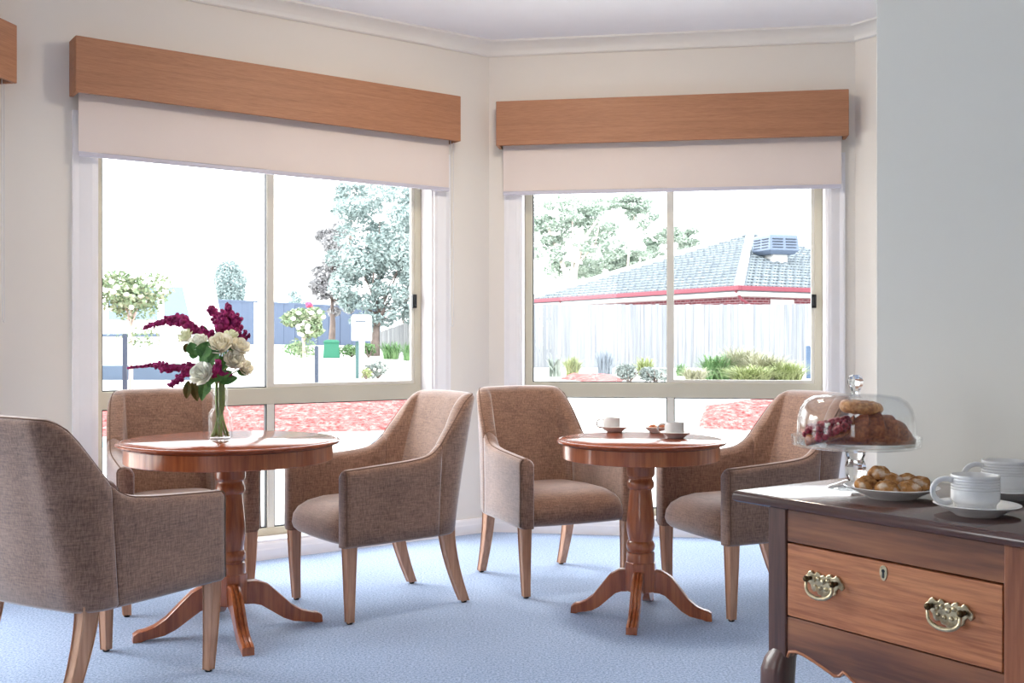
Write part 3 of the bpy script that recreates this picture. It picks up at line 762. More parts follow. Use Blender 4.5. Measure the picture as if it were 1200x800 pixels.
def stem_path(i, head):
    a = i * 2.4; f = Vector((vx + .034 * cos(a), vy + .034 * sin(a), vz + .012)); mo = mouth + Vector((.017 * cos(a * 1.7 + 2), .017 * sin(a * 1.7 + 2), 0)); nk = Vector((mo.x, mo.y, vz + .125))
    out = []
    for k in range(17):
        t = k / 16
        if t < .4: q = t / .4; out.append(f.lerp(nk, q))
        elif t < .55: q = (t - .4) / .15; out.append(nk.lerp(mo, q))
        else:
            q = (t - .55) / .45; c = mo + Vector((0, 0, max(.03, (head.z - mo.z) * .6))); out.append((1-q)**2 * mo + 2*q*(1-q) * c + q*q * head)
    return out
def petal(m, c, ax, side, r, cup_, h, w):
    # one curled petal as a small curved sheet with thickness from its curl
    vs = []; nu, nv = 6, 5; up = ax
    n = ax.cross(side).normalized()
    for i in range(nv + 1):
        v = i / nv; rad = r * (cup_ + (1 - cup_) * v ** 1.3) ; zz = h * v - (.25 * h * max(0, v - .75) * 3 if r > .6 else 0)
        for j in range(nu + 1):
            u = (j / nu - .5) * 2; aa = u * w * (1 - .25 * (v - .5) ** 2) * (.55 + .45 * sin(pi * min(1, v * .9 + .1)))
            vs.append(c + side * (rad * cos(aa)) + n * (rad * sin(aa)) + up * (zz - .12 * h * u * u * v))
    fs = [(i*(nu+1)+j, i*(nu+1)+j+1, (i+1)*(nu+1)+j+1, (i+1)*(nu+1)+j) for i in range(nv) for j in range(nu)]
    m.add(vs, fs)
def rose(i, px, py, rpx, dy, tilt, mat, label):
    head = fp(px, py, dy); r = rpx * SC
    t = thing('rose', (0, 0, 0), 0, label, 'rose', 'cream and white roses in the vase')
    ax = Vector(tilt).normalized(); s0 = ax.cross(Vector((.3, .9, .2))).normalized(); s1 = ax.cross(s0)
    c = head - ax * r * .75
    m = MB(); random.seed(i + 40)
    for ring, (cnt, rr, cu, hh, ww) in enumerate(((3, .26, .75, 1.35, 1.1), (4, .46, .6, 1.38, .95), (5, .70, .42, 1.28, .85), (6, .92, .3, 1.08, .75), (6, 1.06, .22, .80, .72))):
        for k in range(cnt):
            a = 2*pi*k/cnt + ring * .7 + random.uniform(-.1, .1)
            petal(m, c, ax, s0 * cos(a) + s1 * sin(a), r * rr, cu, r * hh * random.uniform(.95, 1.06), ww)
    b = m.build('bloom', mat, t, smooth=True); so = b.modifiers.new('so', 'SOLIDIFY'); so.thickness = .0012
    base = head - ax * r * .8
    m = MB(); m.tube(stem_path(i, base), .0030, 6); m.build('stem', M['stem'], t, smooth=True)
    m = MB(); m.ball(tuple(c + ax * r * .02), (r * .3, r * .3, r * .22), 8, 6)
    for k in range(5):
        a = 2*pi*k/5; d = s0 * cos(a) + s1 * sin(a); leafblade(m, c, (d * .9 + ax * .35).normalized(), r * .9, r * .14, 0.1)
    m.build('sepals', M['leaf'], t, smooth=True)
def leafblade(m, base, d, ln, w, droop, up=Vector((0, 0, 1))):
    d = d.normalized(); side = d.cross(up)
    if side.length < .1: side = d.cross(Vector((0, 1, 0)))
    side.normalize(); nn = side.cross(d); vs = []; n = 7
    for i in range(n + 1):
        f = i / n; ww = w * sin(pi * min(1, f * .93 + .05)) ** .8; p = base + d * ln * f - up * droop * ln * f * f
        vs += [p - side * ww + nn * ww * .3, p + nn * -.0005, p + side * ww + nn * ww * .3]
    fs = [q for i in range(n) for q in ((i*3, i*3+1, i*3+4, i*3+3), (i*3+1, i*3+2, i*3+5, i*3+4))]
    m.add(vs, fs)
rose(0, 217, 393, 10, -.02, (-.5, -.4, .7), M['petal_g'], 'pale green-white rosebud at the upper left of the bouquet')
rose(1, 232, 401, 12, -.06, (-.3, -.6, .7), M['petal_w'], 'open white rose right of the green-white bud')
rose(2, 258, 402, 14, -.08, (-.1, -.75, .6), M['petal'], 'large cream rose in the centre of the bouquet')
rose(3, 271, 393, 9.5, -.03, (.2, -.4, .9), M['petal_g'], 'greenish cream rosebud just above the large centre rose')
rose(4, 281, 405, 12, -.05, (.5, -.5, .6), M['petal'], 'cream rose at the right of the bouquet, below the small plume')
rose(5, 275, 421, 12, -.07, (.35, -.7, .5), M['petal'], 'cream rose in the lower right of the bouquet')
rose(6, 288, 430, 10, -.03, (.7, -.4, .3), M['petal'], 'cream rosebud lowest and furthest right in the bouquet')
rose(7, 236, 437, 14, -.10, (-.25, -.85, .4), M['petal_w'], 'large white rose lowest at the left of the bouquet')
def plume(i, spine, label, seed, dense=1.0, side=()):
    t = thing('amaranth_plume', (0, 0, 0), 0, label, 'amaranth', 'deep magenta amaranth plumes in the vase')
    random.seed(seed); m = MB()
    for sp in [spine] + list(side):
        pts = [(fp(a, b, c), r * SC) for a, b, c, r in sp]
        for k in range(len(pts) - 1):
            (p, ra), (q, rb) = pts[k], pts[k+1]; n = max(3, int((p - q).length / .004))
            for z in range(n):
                f = z / n; c = p.lerp(q, f); r = lerp(ra, rb, f)
                m.ball(tuple(c), r * .72, 8, 6)
                for _ in range(int(3 * dense) if r > .008 else 2):
                    a = Vector((random.gauss(0, 1), random.gauss(0, 1), random.gauss(0, 1))).normalized() * r * random.uniform(.55, 1.0)
                    m.ball(tuple(c + a), r * random.uniform(.22, .40) + .0008, 7, 5)
    m.build('flower_head', M['amaranth'], t, smooth=True)
    e = spine[-1]; m = MB(); m.tube(stem_path(i + 9, fp(e[0], e[1], e[2])), .003, 6); m.build('stem', M['stem'], t, smooth=True)
plume(0, [(266, 357, .02, 3.5), (270, 368, .02, 6), (276, 376, .02, 8), (274, 388, .02, 8.5), (268, 394, .0, 7), (262, 402, 0, 4)], 'tall thick magenta plume at the top of the bouquet', 1, 1.3, [[(247, 361, .03, 5), (253, 369, .03, 6.5), (259, 377, .02, 7), (266, 384, .02, 8)], [(262, 366, .0, 5), (264, 378, 0, 8), (258, 388, 0, 7)]])
plume(1, [(170, 383, -.02, 3.0), (182, 379, -.02, 3.6), (192, 376.5, -.01, 4.2), (200, 374, 0, 6.5), (209, 374, 0, 8.5), (217, 377, 0, 7.5), (228, 386, 0, 6), (236, 390, 0, 7), (246, 392, 0, 6.5), (252, 400, 0, 3)], 'long tapering magenta plume pointing left, the upper of two', 2)
plume(2, [(150, 431, -.05, 2), (162, 429.5, -.05, 2.2), (176, 428, -.05, 2.8), (187, 428, -.05, 5), (193, 431, -.05, 6), (203, 430, -.04, 4.5), (215, 431, -.03, 5), (224, 429, -.02, 5), (240, 436, 0, 3)], 'long thin magenta plume pointing left, the lower of two', 3)
plume(3, [(200, 451, -.09, 4), (207, 446, -.08, 4.6), (215, 439, -.06, 5), (221, 433, -.04, 6), (232, 440, 0, 3)], 'short blunt magenta plume drooping at the lower left', 4)
plume(4, [(288, 388, -.02, 2.6), (284, 396, -.02, 3), (276, 410, 0, 2.5)], 'little forked magenta plume at the right of the bouquet', 5, 1, [[(292, 393, -.02, 2.5), (286, 398, -.02, 2.6)], [(281, 388, -.02, 2.4), (281, 397, -.02, 3)]])
plume(5, [(256, 424, -.11, 5), (254, 433, -.11, 5), (250, 440, -.09, 3.6), (258, 446, -.03, 2.5)], 'small magenta plume low in the middle of the bouquet', 6, 1, [[(254, 433, -.10, 4), (262, 438, -.09, 3), (272, 439, -.08, 2.4)]])
m = MB()
spr = thing('leaf_spray', (0, 0, 0), 0, 'dark green foliage sprays between the blooms in the vase', 'foliage')
for (px, py, dy, dx, dz, ln, w) in ((236, 420, -.10, .35, .9, .075, .030), (228, 416, -.09, -.2, .7, .055, .024), (246, 424, -.10, .5, .8, .06, .026), (248, 446, -.09, .9, .45, .09, .020), (258, 448, -.08, .9, .25, .07, .018), (240, 446, -.09, -.15, -1, .075, .018), (234, 424, -.08, .4, .3, .06, .024), (236, 408, -.05, .5, -.2, .05, .022), (240, 420, -.09, .6, .9, .06, .024), (232, 417, -.07, -.5, .1, .035, .016), (252, 425, -.05, .8, .3, .05, .018), (266, 424, -.04, .3, .8, .05, .018), (262, 444, -.07, 1, .15, .055, .013), (252, 446, -.06, -1, -.3, .05, .014), (246, 448, -.05, -.35, -1, .05, .014), (238, 444, -.05, -.2, -1, .06, .013), (270, 412, 0, .2, 1, .06, .02), (250, 412, 0, 0, 1, .06, .02), (244, 436, -.02, .1, 1, .06, .022), (260, 436, -.02, .1, 1, .06, .022), (268, 430, -.02, .5, .7, .05, .02), (278, 434, -.04, .8, -.4, .04, .012), (226, 410, -.02, -.6, .3, .04, .015), (240, 398, .02, -.1, 1, .06, .02), (256, 392, .03, .2, 1, .05, .018)):
    leafblade(m, fp(px, py, dy), Vector((dx, -.12, dz)), ln, w, .15, Vector((.1, -1, .35)))
m.build('leaves', M['leaf'], spr)
m = MB()
for (px, py, dy, dx, dz, ln, w) in ((221, 446, -.06, -.1, -1, .055, .012), (226, 446, -.05, .25, -1, .065, .013), (219, 402, -.04, -.15, -1, .03, .009)):
    leafblade(m, fp(px, py, dy), Vector((dx, -.1, dz)), ln * 1.25, w * 1.35, .05, Vector((.1, -1, .2)))
o = m.build('wilted_leaves', M['leaf_brown'], spr); o['label'] = 'drooping olive-brown leaves'
m = MB(); m.tube([tuple(p) for p in stem_path(20, fp(250, 425, 0))], .003, 6); m.tube([tuple(p) for p in stem_path(23, fp(236, 440, -.03))], .0025, 6); m.build('stem', M['stem'], spr, smooth=True)
# ------------------------------------------------------------------ the garden and street outside
M['concrete'] = plain('pale_concrete', srgb(218, 216, 211), .9, var=.05, vscale=.6)
M['mulch'] = NT('red_bark_mulch')
def mulchmat():
    t = NT('red_bark_chips'); c = t.coords(); f = t.noise(c, 9, 3, .85); g = t.noise(c, 17, 2)
    col = t.mix(.5, t.ramp(f, [(.32, srgb(84, 30, 32)), (.5, srgb(142, 66, 66)), (.62, srgb(196, 134, 128))]), t.ramp(g, [(.3, srgb(92, 34, 36)), (.66, srgb(190, 124, 120))]))
    t.l(col, t.b.inputs['Base Color']); t.set(Roughness=.95, Specular_IOR_Level=.1); t.bump(g, .6, .03); return t.m
bpy.data.materials.remove(M['mulch'].m); M['mulch'] = mulchmat()
M['kerb'] = plain('bluestone_kerb', srgb(136, 152, 170), .9, var=.06)
M['pebble'] = plain('beige_pebbles', srgb(176, 160, 138), .9, var=.3, vscale=60)
M['bark'] = plain('grey_brown_bark', srgb(112, 98, 92), .9, var=.25, vscale=9)
M['bark_pale'] = plain('pale_gum_bark', srgb(198, 182, 172), .9, var=.15, vscale=4)
M['f_blue'] = leafmat('blue_grey_foliage', srgb(84, 102, 100), srgb(130, 146, 145), srgb(196, 206, 204), .8)
M['f_mauve'] = leafmat('mauve_grey_foliage', srgb(120, 116, 120), srgb(154, 152, 154), srgb(190, 190, 190), .8)
M['f_gum'] = leafmat('gum_foliage', srgb(126, 142, 128), srgb(158, 172, 158), srgb(196, 204, 194), .6)
M['f_green'] = leafmat('bright_green_foliage', srgb(60, 98, 58), srgb(92, 128, 80), srgb(132, 156, 110), 3)
M['f_yellow'] = leafmat('yellow_green_foliage', srgb(110, 126, 70), srgb(140, 150, 98), srgb(168, 170, 132), 3)
M['f_straw'] = leafmat('straw_grass', srgb(126, 132, 100), srgb(156, 154, 130), srgb(180, 176, 156), 3)
M['f_grey'] = leafmat('silver_grey_foliage', srgb(96, 106, 104), srgb(128, 136, 134), srgb(160, 166, 160), 3)
M['f_rose'] = leafmat('rose_bush_foliage', srgb(72, 108, 74), srgb(120, 142, 104), srgb(170, 168, 146), 6)
M['f_conifer'] = leafmat('pale_conifer', srgb(112, 132, 134), srgb(150, 166, 166), srgb(184, 194, 192), 1)
M['fl_pink'] = plain('pink_bloom', srgb(226, 70, 106), .7, var=.15, vscale=30)
M['fl_white'] = plain('white_bloom', srgb(240, 236, 226), .7, var=.05, vscale=30)
M['fence_blue'] = plain('blue_grey_steel_fence', srgb(78, 90, 112), .7, var=.03)
def paling(name, a, b, axis='x'):
    t = NT(name); f = t.noise(t.coords((9, 9, .25)), 1.2, 4, .7); t.l(t.ramp(f, [(.3, a), (.7, b)]), t.b.inputs['Base Color']); t.set(Roughness=.9, Specular_IOR_Level=.1); return t.m
M['paling'] = paling('weathered_palings', srgb(108, 112, 120), srgb(150, 150, 150))
M['paling_g'] = paling('grey_palings', srgb(98, 100, 104), srgb(140, 140, 140))
M['burgundy'] = plain('burgundy_gutter', srgb(112, 34, 52), .6, var=.04)
M['soffit'] = plain('white_soffit', srgb(196, 194, 192), .8, var=.02)
M['van'] = plain('white_vehicle_paint', srgb(238, 240, 242), .25, var=.005, coat=.4)
M['van_glass'] = plain('tinted_vehicle_glass', srgb(104, 126, 150), .25, var=.05)
M['van_dark'] = plain('blue_grey_bumper', srgb(66, 80, 100), .5, var=.05)
M['bin'] = plain('green_plastic', srgb(24, 96, 72), .6, var=.04)
M['post_green'] = plain('dark_green_post', srgb(58, 88, 88), .6)
M['white_box'] = plain('white_painted_box', srgb(244, 244, 244), .5, var=.01)
M['stake'] = plain('dark_stake', srgb(52, 60, 76), .8, var=.1)
M['tap'] = plain('blue_grey_post', srgb(60, 80, 106), .6, var=.1)
def brick():
    t = NT('burgundy_brick'); c = t.coords(); b = t.n('ShaderNodeTexBrick'); sp = t.n('ShaderNodeSeparateXYZ'); ad = t.n('ShaderNodeMath', operation='ADD'); cb_ = t.n('ShaderNodeCombineXYZ')
    t.l(c, sp.inputs[0]); t.l(sp.outputs[0], ad.inputs[0]); t.l(sp.outputs[1], ad.inputs[1]); t.l(ad.outputs[0], cb_.inputs[0]); t.l(sp.outputs[2], cb_.inputs[1]); t.l(cb_.outputs[0], b.inputs[0])
    b.inputs['Color1'].default_value = srgb(84, 26, 38); b.inputs['Color2'].default_value = srgb(112, 46, 56); b.inputs['Mortar'].default_value = srgb(150, 130, 134)
    b.inputs['Scale'].default_value = 1; b.inputs['Brick Width'].default_value = .24; b.inputs['Row Height'].default_value = .086; b.inputs['Mortar Size'].default_value = .009
    t.l(b.outputs[0], t.b.inputs['Base Color']); t.set(Roughness=.9); return t.m
M['brick'] = brick()
def tilemat():
    t = NT('pale_concrete_roof_tiles'); f = t.noise(t.coords(), 3, 3); t.l(t.ramp(f, [(.3, srgb(98, 106, 114)), (.7, srgb(122, 130, 134))]), t.b.inputs['Base Color']); t.set(Roughness=.8, Specular_IOR_Level=.3); return t.m
M['tile'] = tilemat()
M['ridge'] = plain('pale_ridge_caps', srgb(176, 178, 180), .8, var=.03)
M['cooler'] = plain('grey_cooler_cabinet', srgb(96, 108, 128), .6, var=.03)
M['cooler_dark'] = plain('dark_louvre_gap', srgb(40, 48, 62), .8)

def gz(x, y):
    base = -.08 + .48 * sstep(11.8, 15.2, y)
    return base + max(0, y - 19) * .040 * (1 - sstep(-2.6, .3, x)) * (1 if y < 40 else 40 / y)
def at(px, y): return (px - 600) * y / FOC
# terrain: a graded sheet with a skirt of its own depth, beginning at the house wall
xs = [-34 + 1.0 * i for i in range(71)]; ys = [4.4, 5.2, 6, 6.7, 7.4, 8.5, 9.5, 10.5, 11.5] + [12 + .4 * k for k in range(10)] + [16.5, 18, 20, 22, 24, 26, 28, 31, 34, 38, 44, 52, 62, 75, 95]
def ground_ok(x, y): return True
m = MB(); vs = [(x, y, gz(x, y)) for y in ys for x in xs]; nx = len(xs); fs = []
wl = lambda x: max(-10, 0)
for i in range(len(ys) - 1):
    for j in range(nx - 1):
        fs.append((i*nx+j, i*nx+j+1, (i+1)*nx+j+1, (i+1)*nx+j))
n0 = len(vs); m.add(vs, fs)
tag(m.build('ground', M['concrete'], smooth=True), kind='structure')

def bed(name, outline, mat, thick, kind='stuff', res=.22, lump=.03, seed=1, label=None, cat=None):
    # a mounded bed: fan of rings from the outline in to its centre, sitting on the ground
    cx = sum(p[0] for p in outline) / len(outline); cy = sum(p[1] for p in outline) / len(outline)
    dense = []
    for i, p in enumerate(outline):
        q = outline[(i + 1) % len(outline)]; n = max(1, int(hypot(q[0]-p[0], q[1]-p[1]) / res))
        dense += [(lerp(p[0], q[0], k / n), lerp(p[1], q[1], k / n)) for k in range(n)]
    rings = 14; secs = []
    for r in range(rings + 1):
        f = r / rings; k = 1 - f; ring = []
        for (x, y) in dense:
            X, Y = lerp(cx, x, k), lerp(cy, y, k); h = -.02 if r == 0 else thick * min(1, f * 3.2)
            ring.append((X, Y, gz(X, Y) + h + (mnoise.noise(Vector((X * 4, Y * 4, seed))) * lump if r else 0)))
        secs.append(ring)
    m = MB(); m.loft(secs, True, False, True); o = m.build(name, mat, smooth=True); return tag(o, label, cat, None, kind)
bed('bark_mulch', [(-9.5, 12.9), (-6, 12.5), (-3.2, 12.7), (-1.2, 12.9), (-.9, 14.2), (-1.6, 15.1), (-4, 15.4), (-7, 15.3), (-9.8, 15.2)], M['mulch'], .06, label='red bark mulch bed outside the left window', cat='mulch')
bed('bark_mulch', [(at(815, 13), 13.0), (at(872, 12.9), 12.9), (at(985, 13), 13.2), (at(990, 14), 14.4), (at(900, 14.6), 14.6), (at(822, 14.2), 14.1)], M['mulch'], .05, seed=3, label='red bark mulch seen low in the right window, right of its mullion', cat='mulch')
bed('bark_mulch', [(at(655, 20), 20.6), (at(700, 19.2), 18.9), (at(724, 18.6), 18.3), (at(735, 20), 20.3), (at(700, 22), 22.4), (at(664, 23), 23)], M['mulch'], .08, seed=4, label='red bark mulch patch before the white paling fence', cat='mulch')
# kerb in front of the left mulch bed
m = MB(); pts = [(-10, 12.55), (-6, 12.15), (-3.2, 12.3), (-1.1, 12.5), (-.5, 12.9)]
kp = []
for i in range(len(pts) - 1):
    for k in range(8): kp.append((interp(pts, lerp(pts[i][0], pts[i+1][0], k / 8)), lerp(pts[i][0], pts[i+1][0], k / 8)))
m.loft([[(x, y - .14, gz(x, y) - .05), (x, y + .14, gz(x, y) - .05), (x, y + .14, gz(x, y) + .07), (x, y - .14, gz(x, y) + .06)] for y, x in kp])
tag(m.build('kerb', M['kerb'], bevel=.01), 'blue-grey kerb edging the red mulch outside the left window', 'kerb', kind='structure')
pg = []
for s_, o_ in ((-2.6, .28), (.15, .28)): pg.append(A + uL * s_ + Vector((-uL.y, uL.x, 0)) * o_)
pg2 = [pg[1] + Vector((.1, .9, 0)), pg[0] + Vector((-.6, .8, 0))]
bed('pebbles', [(p.x, p.y) for p in pg + pg2], M['pebble'], .03, label='strip of beige pebbles against the house wall below the left window', cat='pebbles', lump=.01)

def leafcloud(m, c, r, n, size, rng, shell=.5, aspect=2.2, squash=1):
    for _ in range(n):
        while True:
            d = Vector((rng.uniform(-1, 1), rng.uniform(-1, 1), rng.uniform(-1, 1)))
            if .05 < d.length < 1: break
        l = d.length; d = d / l * (shell + (1 - shell) * l)
        p = Vector((c[0] + d.x * r[0], c[1] + d.y * r[1], c[2] + d.z * r[2]))
        a = Vector((rng.gauss(0, 1), rng.gauss(0, 1), rng.gauss(0, .7))).normalized(); b = a.cross(Vector((rng.gauss(0, 1), rng.gauss(0, 1), rng.gauss(0, 1)))).normalized()
        s = size * rng.uniform(.6, 1.4); o = len(m.v)
        m.v += [tuple(p - a * s), tuple(p + b * s / aspect), tuple(p + a * s), tuple(p - b * s / aspect)]; m.f.append((o, o+1, o+2, o+3)); m.mi.append(m.cur)
def tree(name, base, trunk, blobs, leafn, size, fmat, bmat, label, cat='tree', group=None, seed=1, shell=.3, tr=.12, bark_to=True, sub=9):
    rng = random.Random(seed); t = thing(name, base, 0, label, cat, group)
    m = MB()
    for path, r0 in trunk:
        k = len(path); m.tube(path, [lerp(r0, r0 * .35, i / (k - 1)) for i in range(k)], 8)
    fork = Vector(trunk[0][0][-1])
    if bark_to:
        for c, r in blobs:
            q = Vector(c); mid = fork.lerp(q, .5) + Vector((rng.uniform(-.1, .1), rng.uniform(-.1, .1), -.05)) ; m.tube([fork, mid, q], [tr * .3, tr * .2, tr * .08], 6)
    m.build('trunk', bmat, t, smooth=True)
    tot = sum(r[0] * r[1] * r[2] for c, r in blobs) ** 1
    m = MB()
    for c, r in blobs:
        n_ = max(24, int(leafn * (r[0] * r[1] * r[2]) / tot))
        if not sub: leafcloud(m, c, r, n_, size, rng, shell)
        for q in range(sub):
            d = Vector((rng.gauss(0, 1), rng.gauss(0, 1), rng.gauss(0, 1))).normalized(); k = rng.uniform(.45, .95); e = rng.uniform(.28, .46)
            leafcloud(m, (c[0] + d.x * r[0] * k, c[1] + d.y * r[1] * k, c[2] + d.z * r[2] * k), (r[0] * e, r[1] * e, r[2] * e * .8), n_ // sub, size, rng, shell)
    m.build('foliage', fmat, t)
    return t
# big blue-grey trees beyond the left window
Y = 28; s = Y / FOC
def loc3(px, py, Y): return Vector((at(px, Y), Y, EYE - (py - 400) * Y / FOC))
def rels(base, lst): return [((loc3(a, b, Y_) - base), tuple(q)) for a, b, Y_, q in lst]
b0 = Vector((at(439, Y), Y, gz(at(439, Y), Y)))
tree('tree', b0, [([(0, 0, -.1), (.02, 0, .5), (.08, .1, 1.1)], .16), ([(.05, 0, .8), (.25, .1, 1.3)], .1)],
     rels(b0, [(420, 330, 28, (.75, .8, .9)), (440, 290, 28, (.9, .9, .9)), (465, 330, 28.2, (.8, .8, .9)), (425, 368, 28, (.55, .6, .5)), (456, 372, 28, (.6, .6, .45)), (480, 285, 28.4, (.9, .9, 1.0)), (445, 258, 28.5, (1.1, .9, .75)), (485, 345, 28, (.6, .7, .8)), (415, 300, 28.3, (.7, .7, .8)), (408, 345, 28, (.45, .5, .5)), (470, 310, 28, (.7, .7, .8))]), 26000, .055, M['f_blue'], M['bark'], 'large blue-grey leafy tree seen through the right pane of the left window', seed=2)
b1 = Vector((at(478, 30), 30, gz(at(478, 30), 30)))
tree('tree', b1, [([(.25, 0, -.1), (.12, 0, .35), (-.15, .0, .95)], .13)], rels(b1, [(495, 255, 30.5, (1.1, 1, 1.0)), (520, 300, 30.5, (1.1, 1, 1.2)), (470, 240, 31, (.8, .8, .6)), (505, 350, 30, (.9, .9, .8))]), 15000, .06, M['f_blue'], M['bark'], 'blue-grey tree with a leaning trunk by the right frame of the left window', seed=3)
b2 = Vector((at(388, 31), 31, gz(at(388, 31), 31)))
tree('tree', b2, [([(0, 0, -.1), (.05, 0, .8), (.02, 0, 1.5)], .12)], rels(b2, [(388, 318, 31, (.55, .6, .8)), (380, 335, 31, (.5, .6, .6)), (395, 285, 31, (.6, .6, .7)), (396, 352, 31, (.55, .6, .5))]), 11000, .055, M['f_mauve'], M['bark'], 'mauve-grey tree at the left side of the large blue-grey tree', seed=4)
b3 = Vector((at(408, 36), 36, gz(at(408, 36), 36)))
tree('tree', b3, [([(0, 0, -.1), (0, 0, 2), (.1, 0, 4.2)], .12)], rels(b3, [(398, 237, 36, (.5, .5, .5)), (415, 225, 36, (.6, .6, .35)), (432, 235, 36, (.6, .6, .4)), (400, 222, 36, (.4, .4, .3)), (450, 222, 36, (.6, .6, .3))]), 2600, .07, M['f_blue'], M['bark'], 'thin treetop rising behind the large blue-grey tree', seed=5, shell=.2)
# pale conifer behind the blue fence
b4 = Vector((at(270, 38), 38, gz(at(270, 38), 38)))
tree('conifer', b4, [([(0, 0, -.1), (0, 0, 1), (0, 0, 2.4)], .08)], rels(b4, [(270, 340, 38, (.55, .5, .6)), (270, 328, 38, (.6, .5, .5)), (268, 318, 38, (.46, .45, .4)), (270, 355, 38, (.5, .5, .6))]), 9000, .05, M['f_conifer'], M['bark'], 'small pale rounded conifer above the blue-grey fence, left window', 'tree', seed=6, bark_to=False, sub=0, shell=.6)
b5 = Vector((at(345, 44), 44, gz(at(345, 44), 44)))
tree('tree', b5, [([(0, 0, -.1), (0, 0, .6), (0, 0, 1.2)], .08)], rels(b5, [(344, 352, 44, (.5, .5, .45)), (352, 358, 44, (.4, .5, .4))]), 1500, .05, M['f_conifer'], M['bark'], 'faint small treetop above the fence right of the conifer', 'tree', seed=7, bark_to=False)
# standard roses
def std_rose(px, Y, ytop, ybase, w, label, bloom, seed, nb=26):
    x = at(px, Y); g = gz(x, Y); zt_ = EYE - (ytop - 400) * Y / FOC; zc = EYE - (ybase - 400) * Y / FOC
    rng = random.Random(seed); t = thing('standard_rose', (x, Y, g), 0, label, 'rose bush', 'standard roses by the street')
    m = MB(); m.tube([(0, 0, -.05), (.01, 0, (zc - g) * .6), (-.01, 0, zc - g + .15)], [.035, .03, .028], 8)
    h = zt_ - zc; blobs = []
    for k in range(9):
        a = rng.uniform(0, 6.28); rr = w * .30 * rng.uniform(.3, 1); c = (rr * cos(a), rr * sin(a), zc - g + h * rng.uniform(.35, .8)); blobs.append((c, (w * .27, w * .27, h * .22)))
        m.tube([(0, 0, zc - g + .05), (c[0] * .6, c[1] * .6, c[2] - h * .1), c], [.014, .01, .005], 5)
    m.build('trunk', M['bark_pale'], t, smooth=True)
    m = MB()
    for c, r in blobs: leafcloud(m, c, r, 330, .034, rng, .4, 1.8)
    for k in range(6): leafcloud(m, (rng.uniform(-.2, .2) * w, 0, zc - g + .03 - k * .045), (.16 * w, .12, .09), 40, .03, rng, .3)
    m.build('foliage', M['f_rose'], t)
    m = MB()
    for k in range(nb):
        c, r = rng.choice(blobs); a = rng.uniform(0, 6.28); b = rng.uniform(-.6, 1); m.ball((c[0] + r[0] * cos(a) * .95, c[1] - abs(r[1] * sin(a)) * .95, c[2] + r[2] * b), (.045, .045, .035), 7, 5)
    m.build('flower', M['fl_white'], t, smooth=True)
    if bloom:
        m = MB()
        for k in range(9): a = k * .7; m.ball((.09 + .03 * cos(a), .0 + .03 * sin(a), zt_ - g + .02 + .02 * (k % 3)), .032, 7, 5)
        o = m.build('flower', M['fl_pink'], t, smooth=True); o['label'] = 'single pink bloom at the top'
    return t
std_rose(153, 15.4, 316, 388, 1.25, 'standard rose bush with yellow-green leaves before the white vehicle, left window', False, 21)
std_rose(356, 17.5, 360, 402, .72, 'standard rose bush with one pink bloom beside the window mullion', True, 22)
def stake(px, Y, top, label):
    x = at(px, Y); g = gz(x, Y); m = MB(); h = EYE - (top - 400) * Y / FOC - g
    m.loft([[(-.028 * k, -.028 * k, z), (.028 * k, -.028 * k, z), (.028 * k, .028 * k, z), (-.028 * k, .028 * k, z)] for z, k in ((-.1, .3), (0, 1), (h - .02, 1), (h, .7))])
    o = m.build('garden_stake', M['stake'], bevel=.004); put(o, (x, Y, g)); return tag(o, label, 'stake', 'garden stakes')
stake(146.5, 15.1, 391, 'dark stake beside the rose bush in front of the white vehicle')
stake(371, 17.2, 405, 'dark stake beside the rose bush with the pink bloom')
# white van parked side-on
VY = 19.5; vx1 = at(238, VY); vx0 = at(6, VY)
g = gz((vx0 + vx1) / 2, VY)
van = thing('van', ((vx0 + vx1) / 2, VY + .9, g), 0, 'white van parked across the street, seen through the left window', 'vehicle')
hw = (vx1 - vx0) / 2; zz_ = lambda py: EYE - (py - 400) * VY / FOC - g
top = zz_(327)
prof = [(-hw, .30), (-hw, top - .15), (-hw + .12, top), (hw - .40, top), (hw - .26, top - .10), (hw - .08, zz_(392)), (hw, zz_(410)), (hw + .04, .45), (hw, .30)]
m = MB(); m.prism(prof, -.9, .9); m.build('body', M['van'], van, bevel=.05, seg=3)
for x0_, x1_ in ((hw - .72, hw - .36), (hw - 1.75, hw - .84)):
    m = MB(); zb_, zt2 = zz_(375), zz_(336); m.prism([(x0_, zb_), (x1_ + (.12 if x0_ > hw - .8 else 0), zb_), (x1_ - .02, zt2), (x0_, zt2)], -.912, -.895); m.build('window', M['van_glass'], van, bevel=.005)
m = MB(); m.box(-hw + .05, hw - .05, -.92, -.85, zz_(452), zz_(428)); m.build('sill_panel', M['van_dark'], van, bevel=.02)
m = MB(); m.box(-hw + 1.2, hw - .8, -.915, -.89, zz_(394.5), zz_(391)); m.build('side_strip', M['van_dark'], van, bevel=.004)
m = MB(); m.box(hw - .06, hw + .08, -.88, .88, .32, .62); m.build('bumper', M['van_dark'], van, bevel=.03)
for xx in (-hw + .75, hw - .8):
    for yy in (-.86, .66):
        m = MB(); m.lathe([(0, 0), (.20, 0), (.30, .02), (.32, .06), (.32, .14), (.30, .18), (.2, .2), (0, .2)], 28); m.xf(Matrix.Translation((xx, yy + .2, .32)) @ Matrix.Rotation(pi/2, 4, 'X'))
        w_ = m.build('wheel', M['black'], van, smooth='auto')
        m = MB(); m.lathe([(0, 0), (.17, 0), (.19, .015), (0, .02)], 20); m.xf(Matrix.Translation((xx, yy + .01, .32)) @ Matrix.Rotation(pi/2, 4, 'X')); m.build('hubcap', M['bar'], w_, smooth='auto')
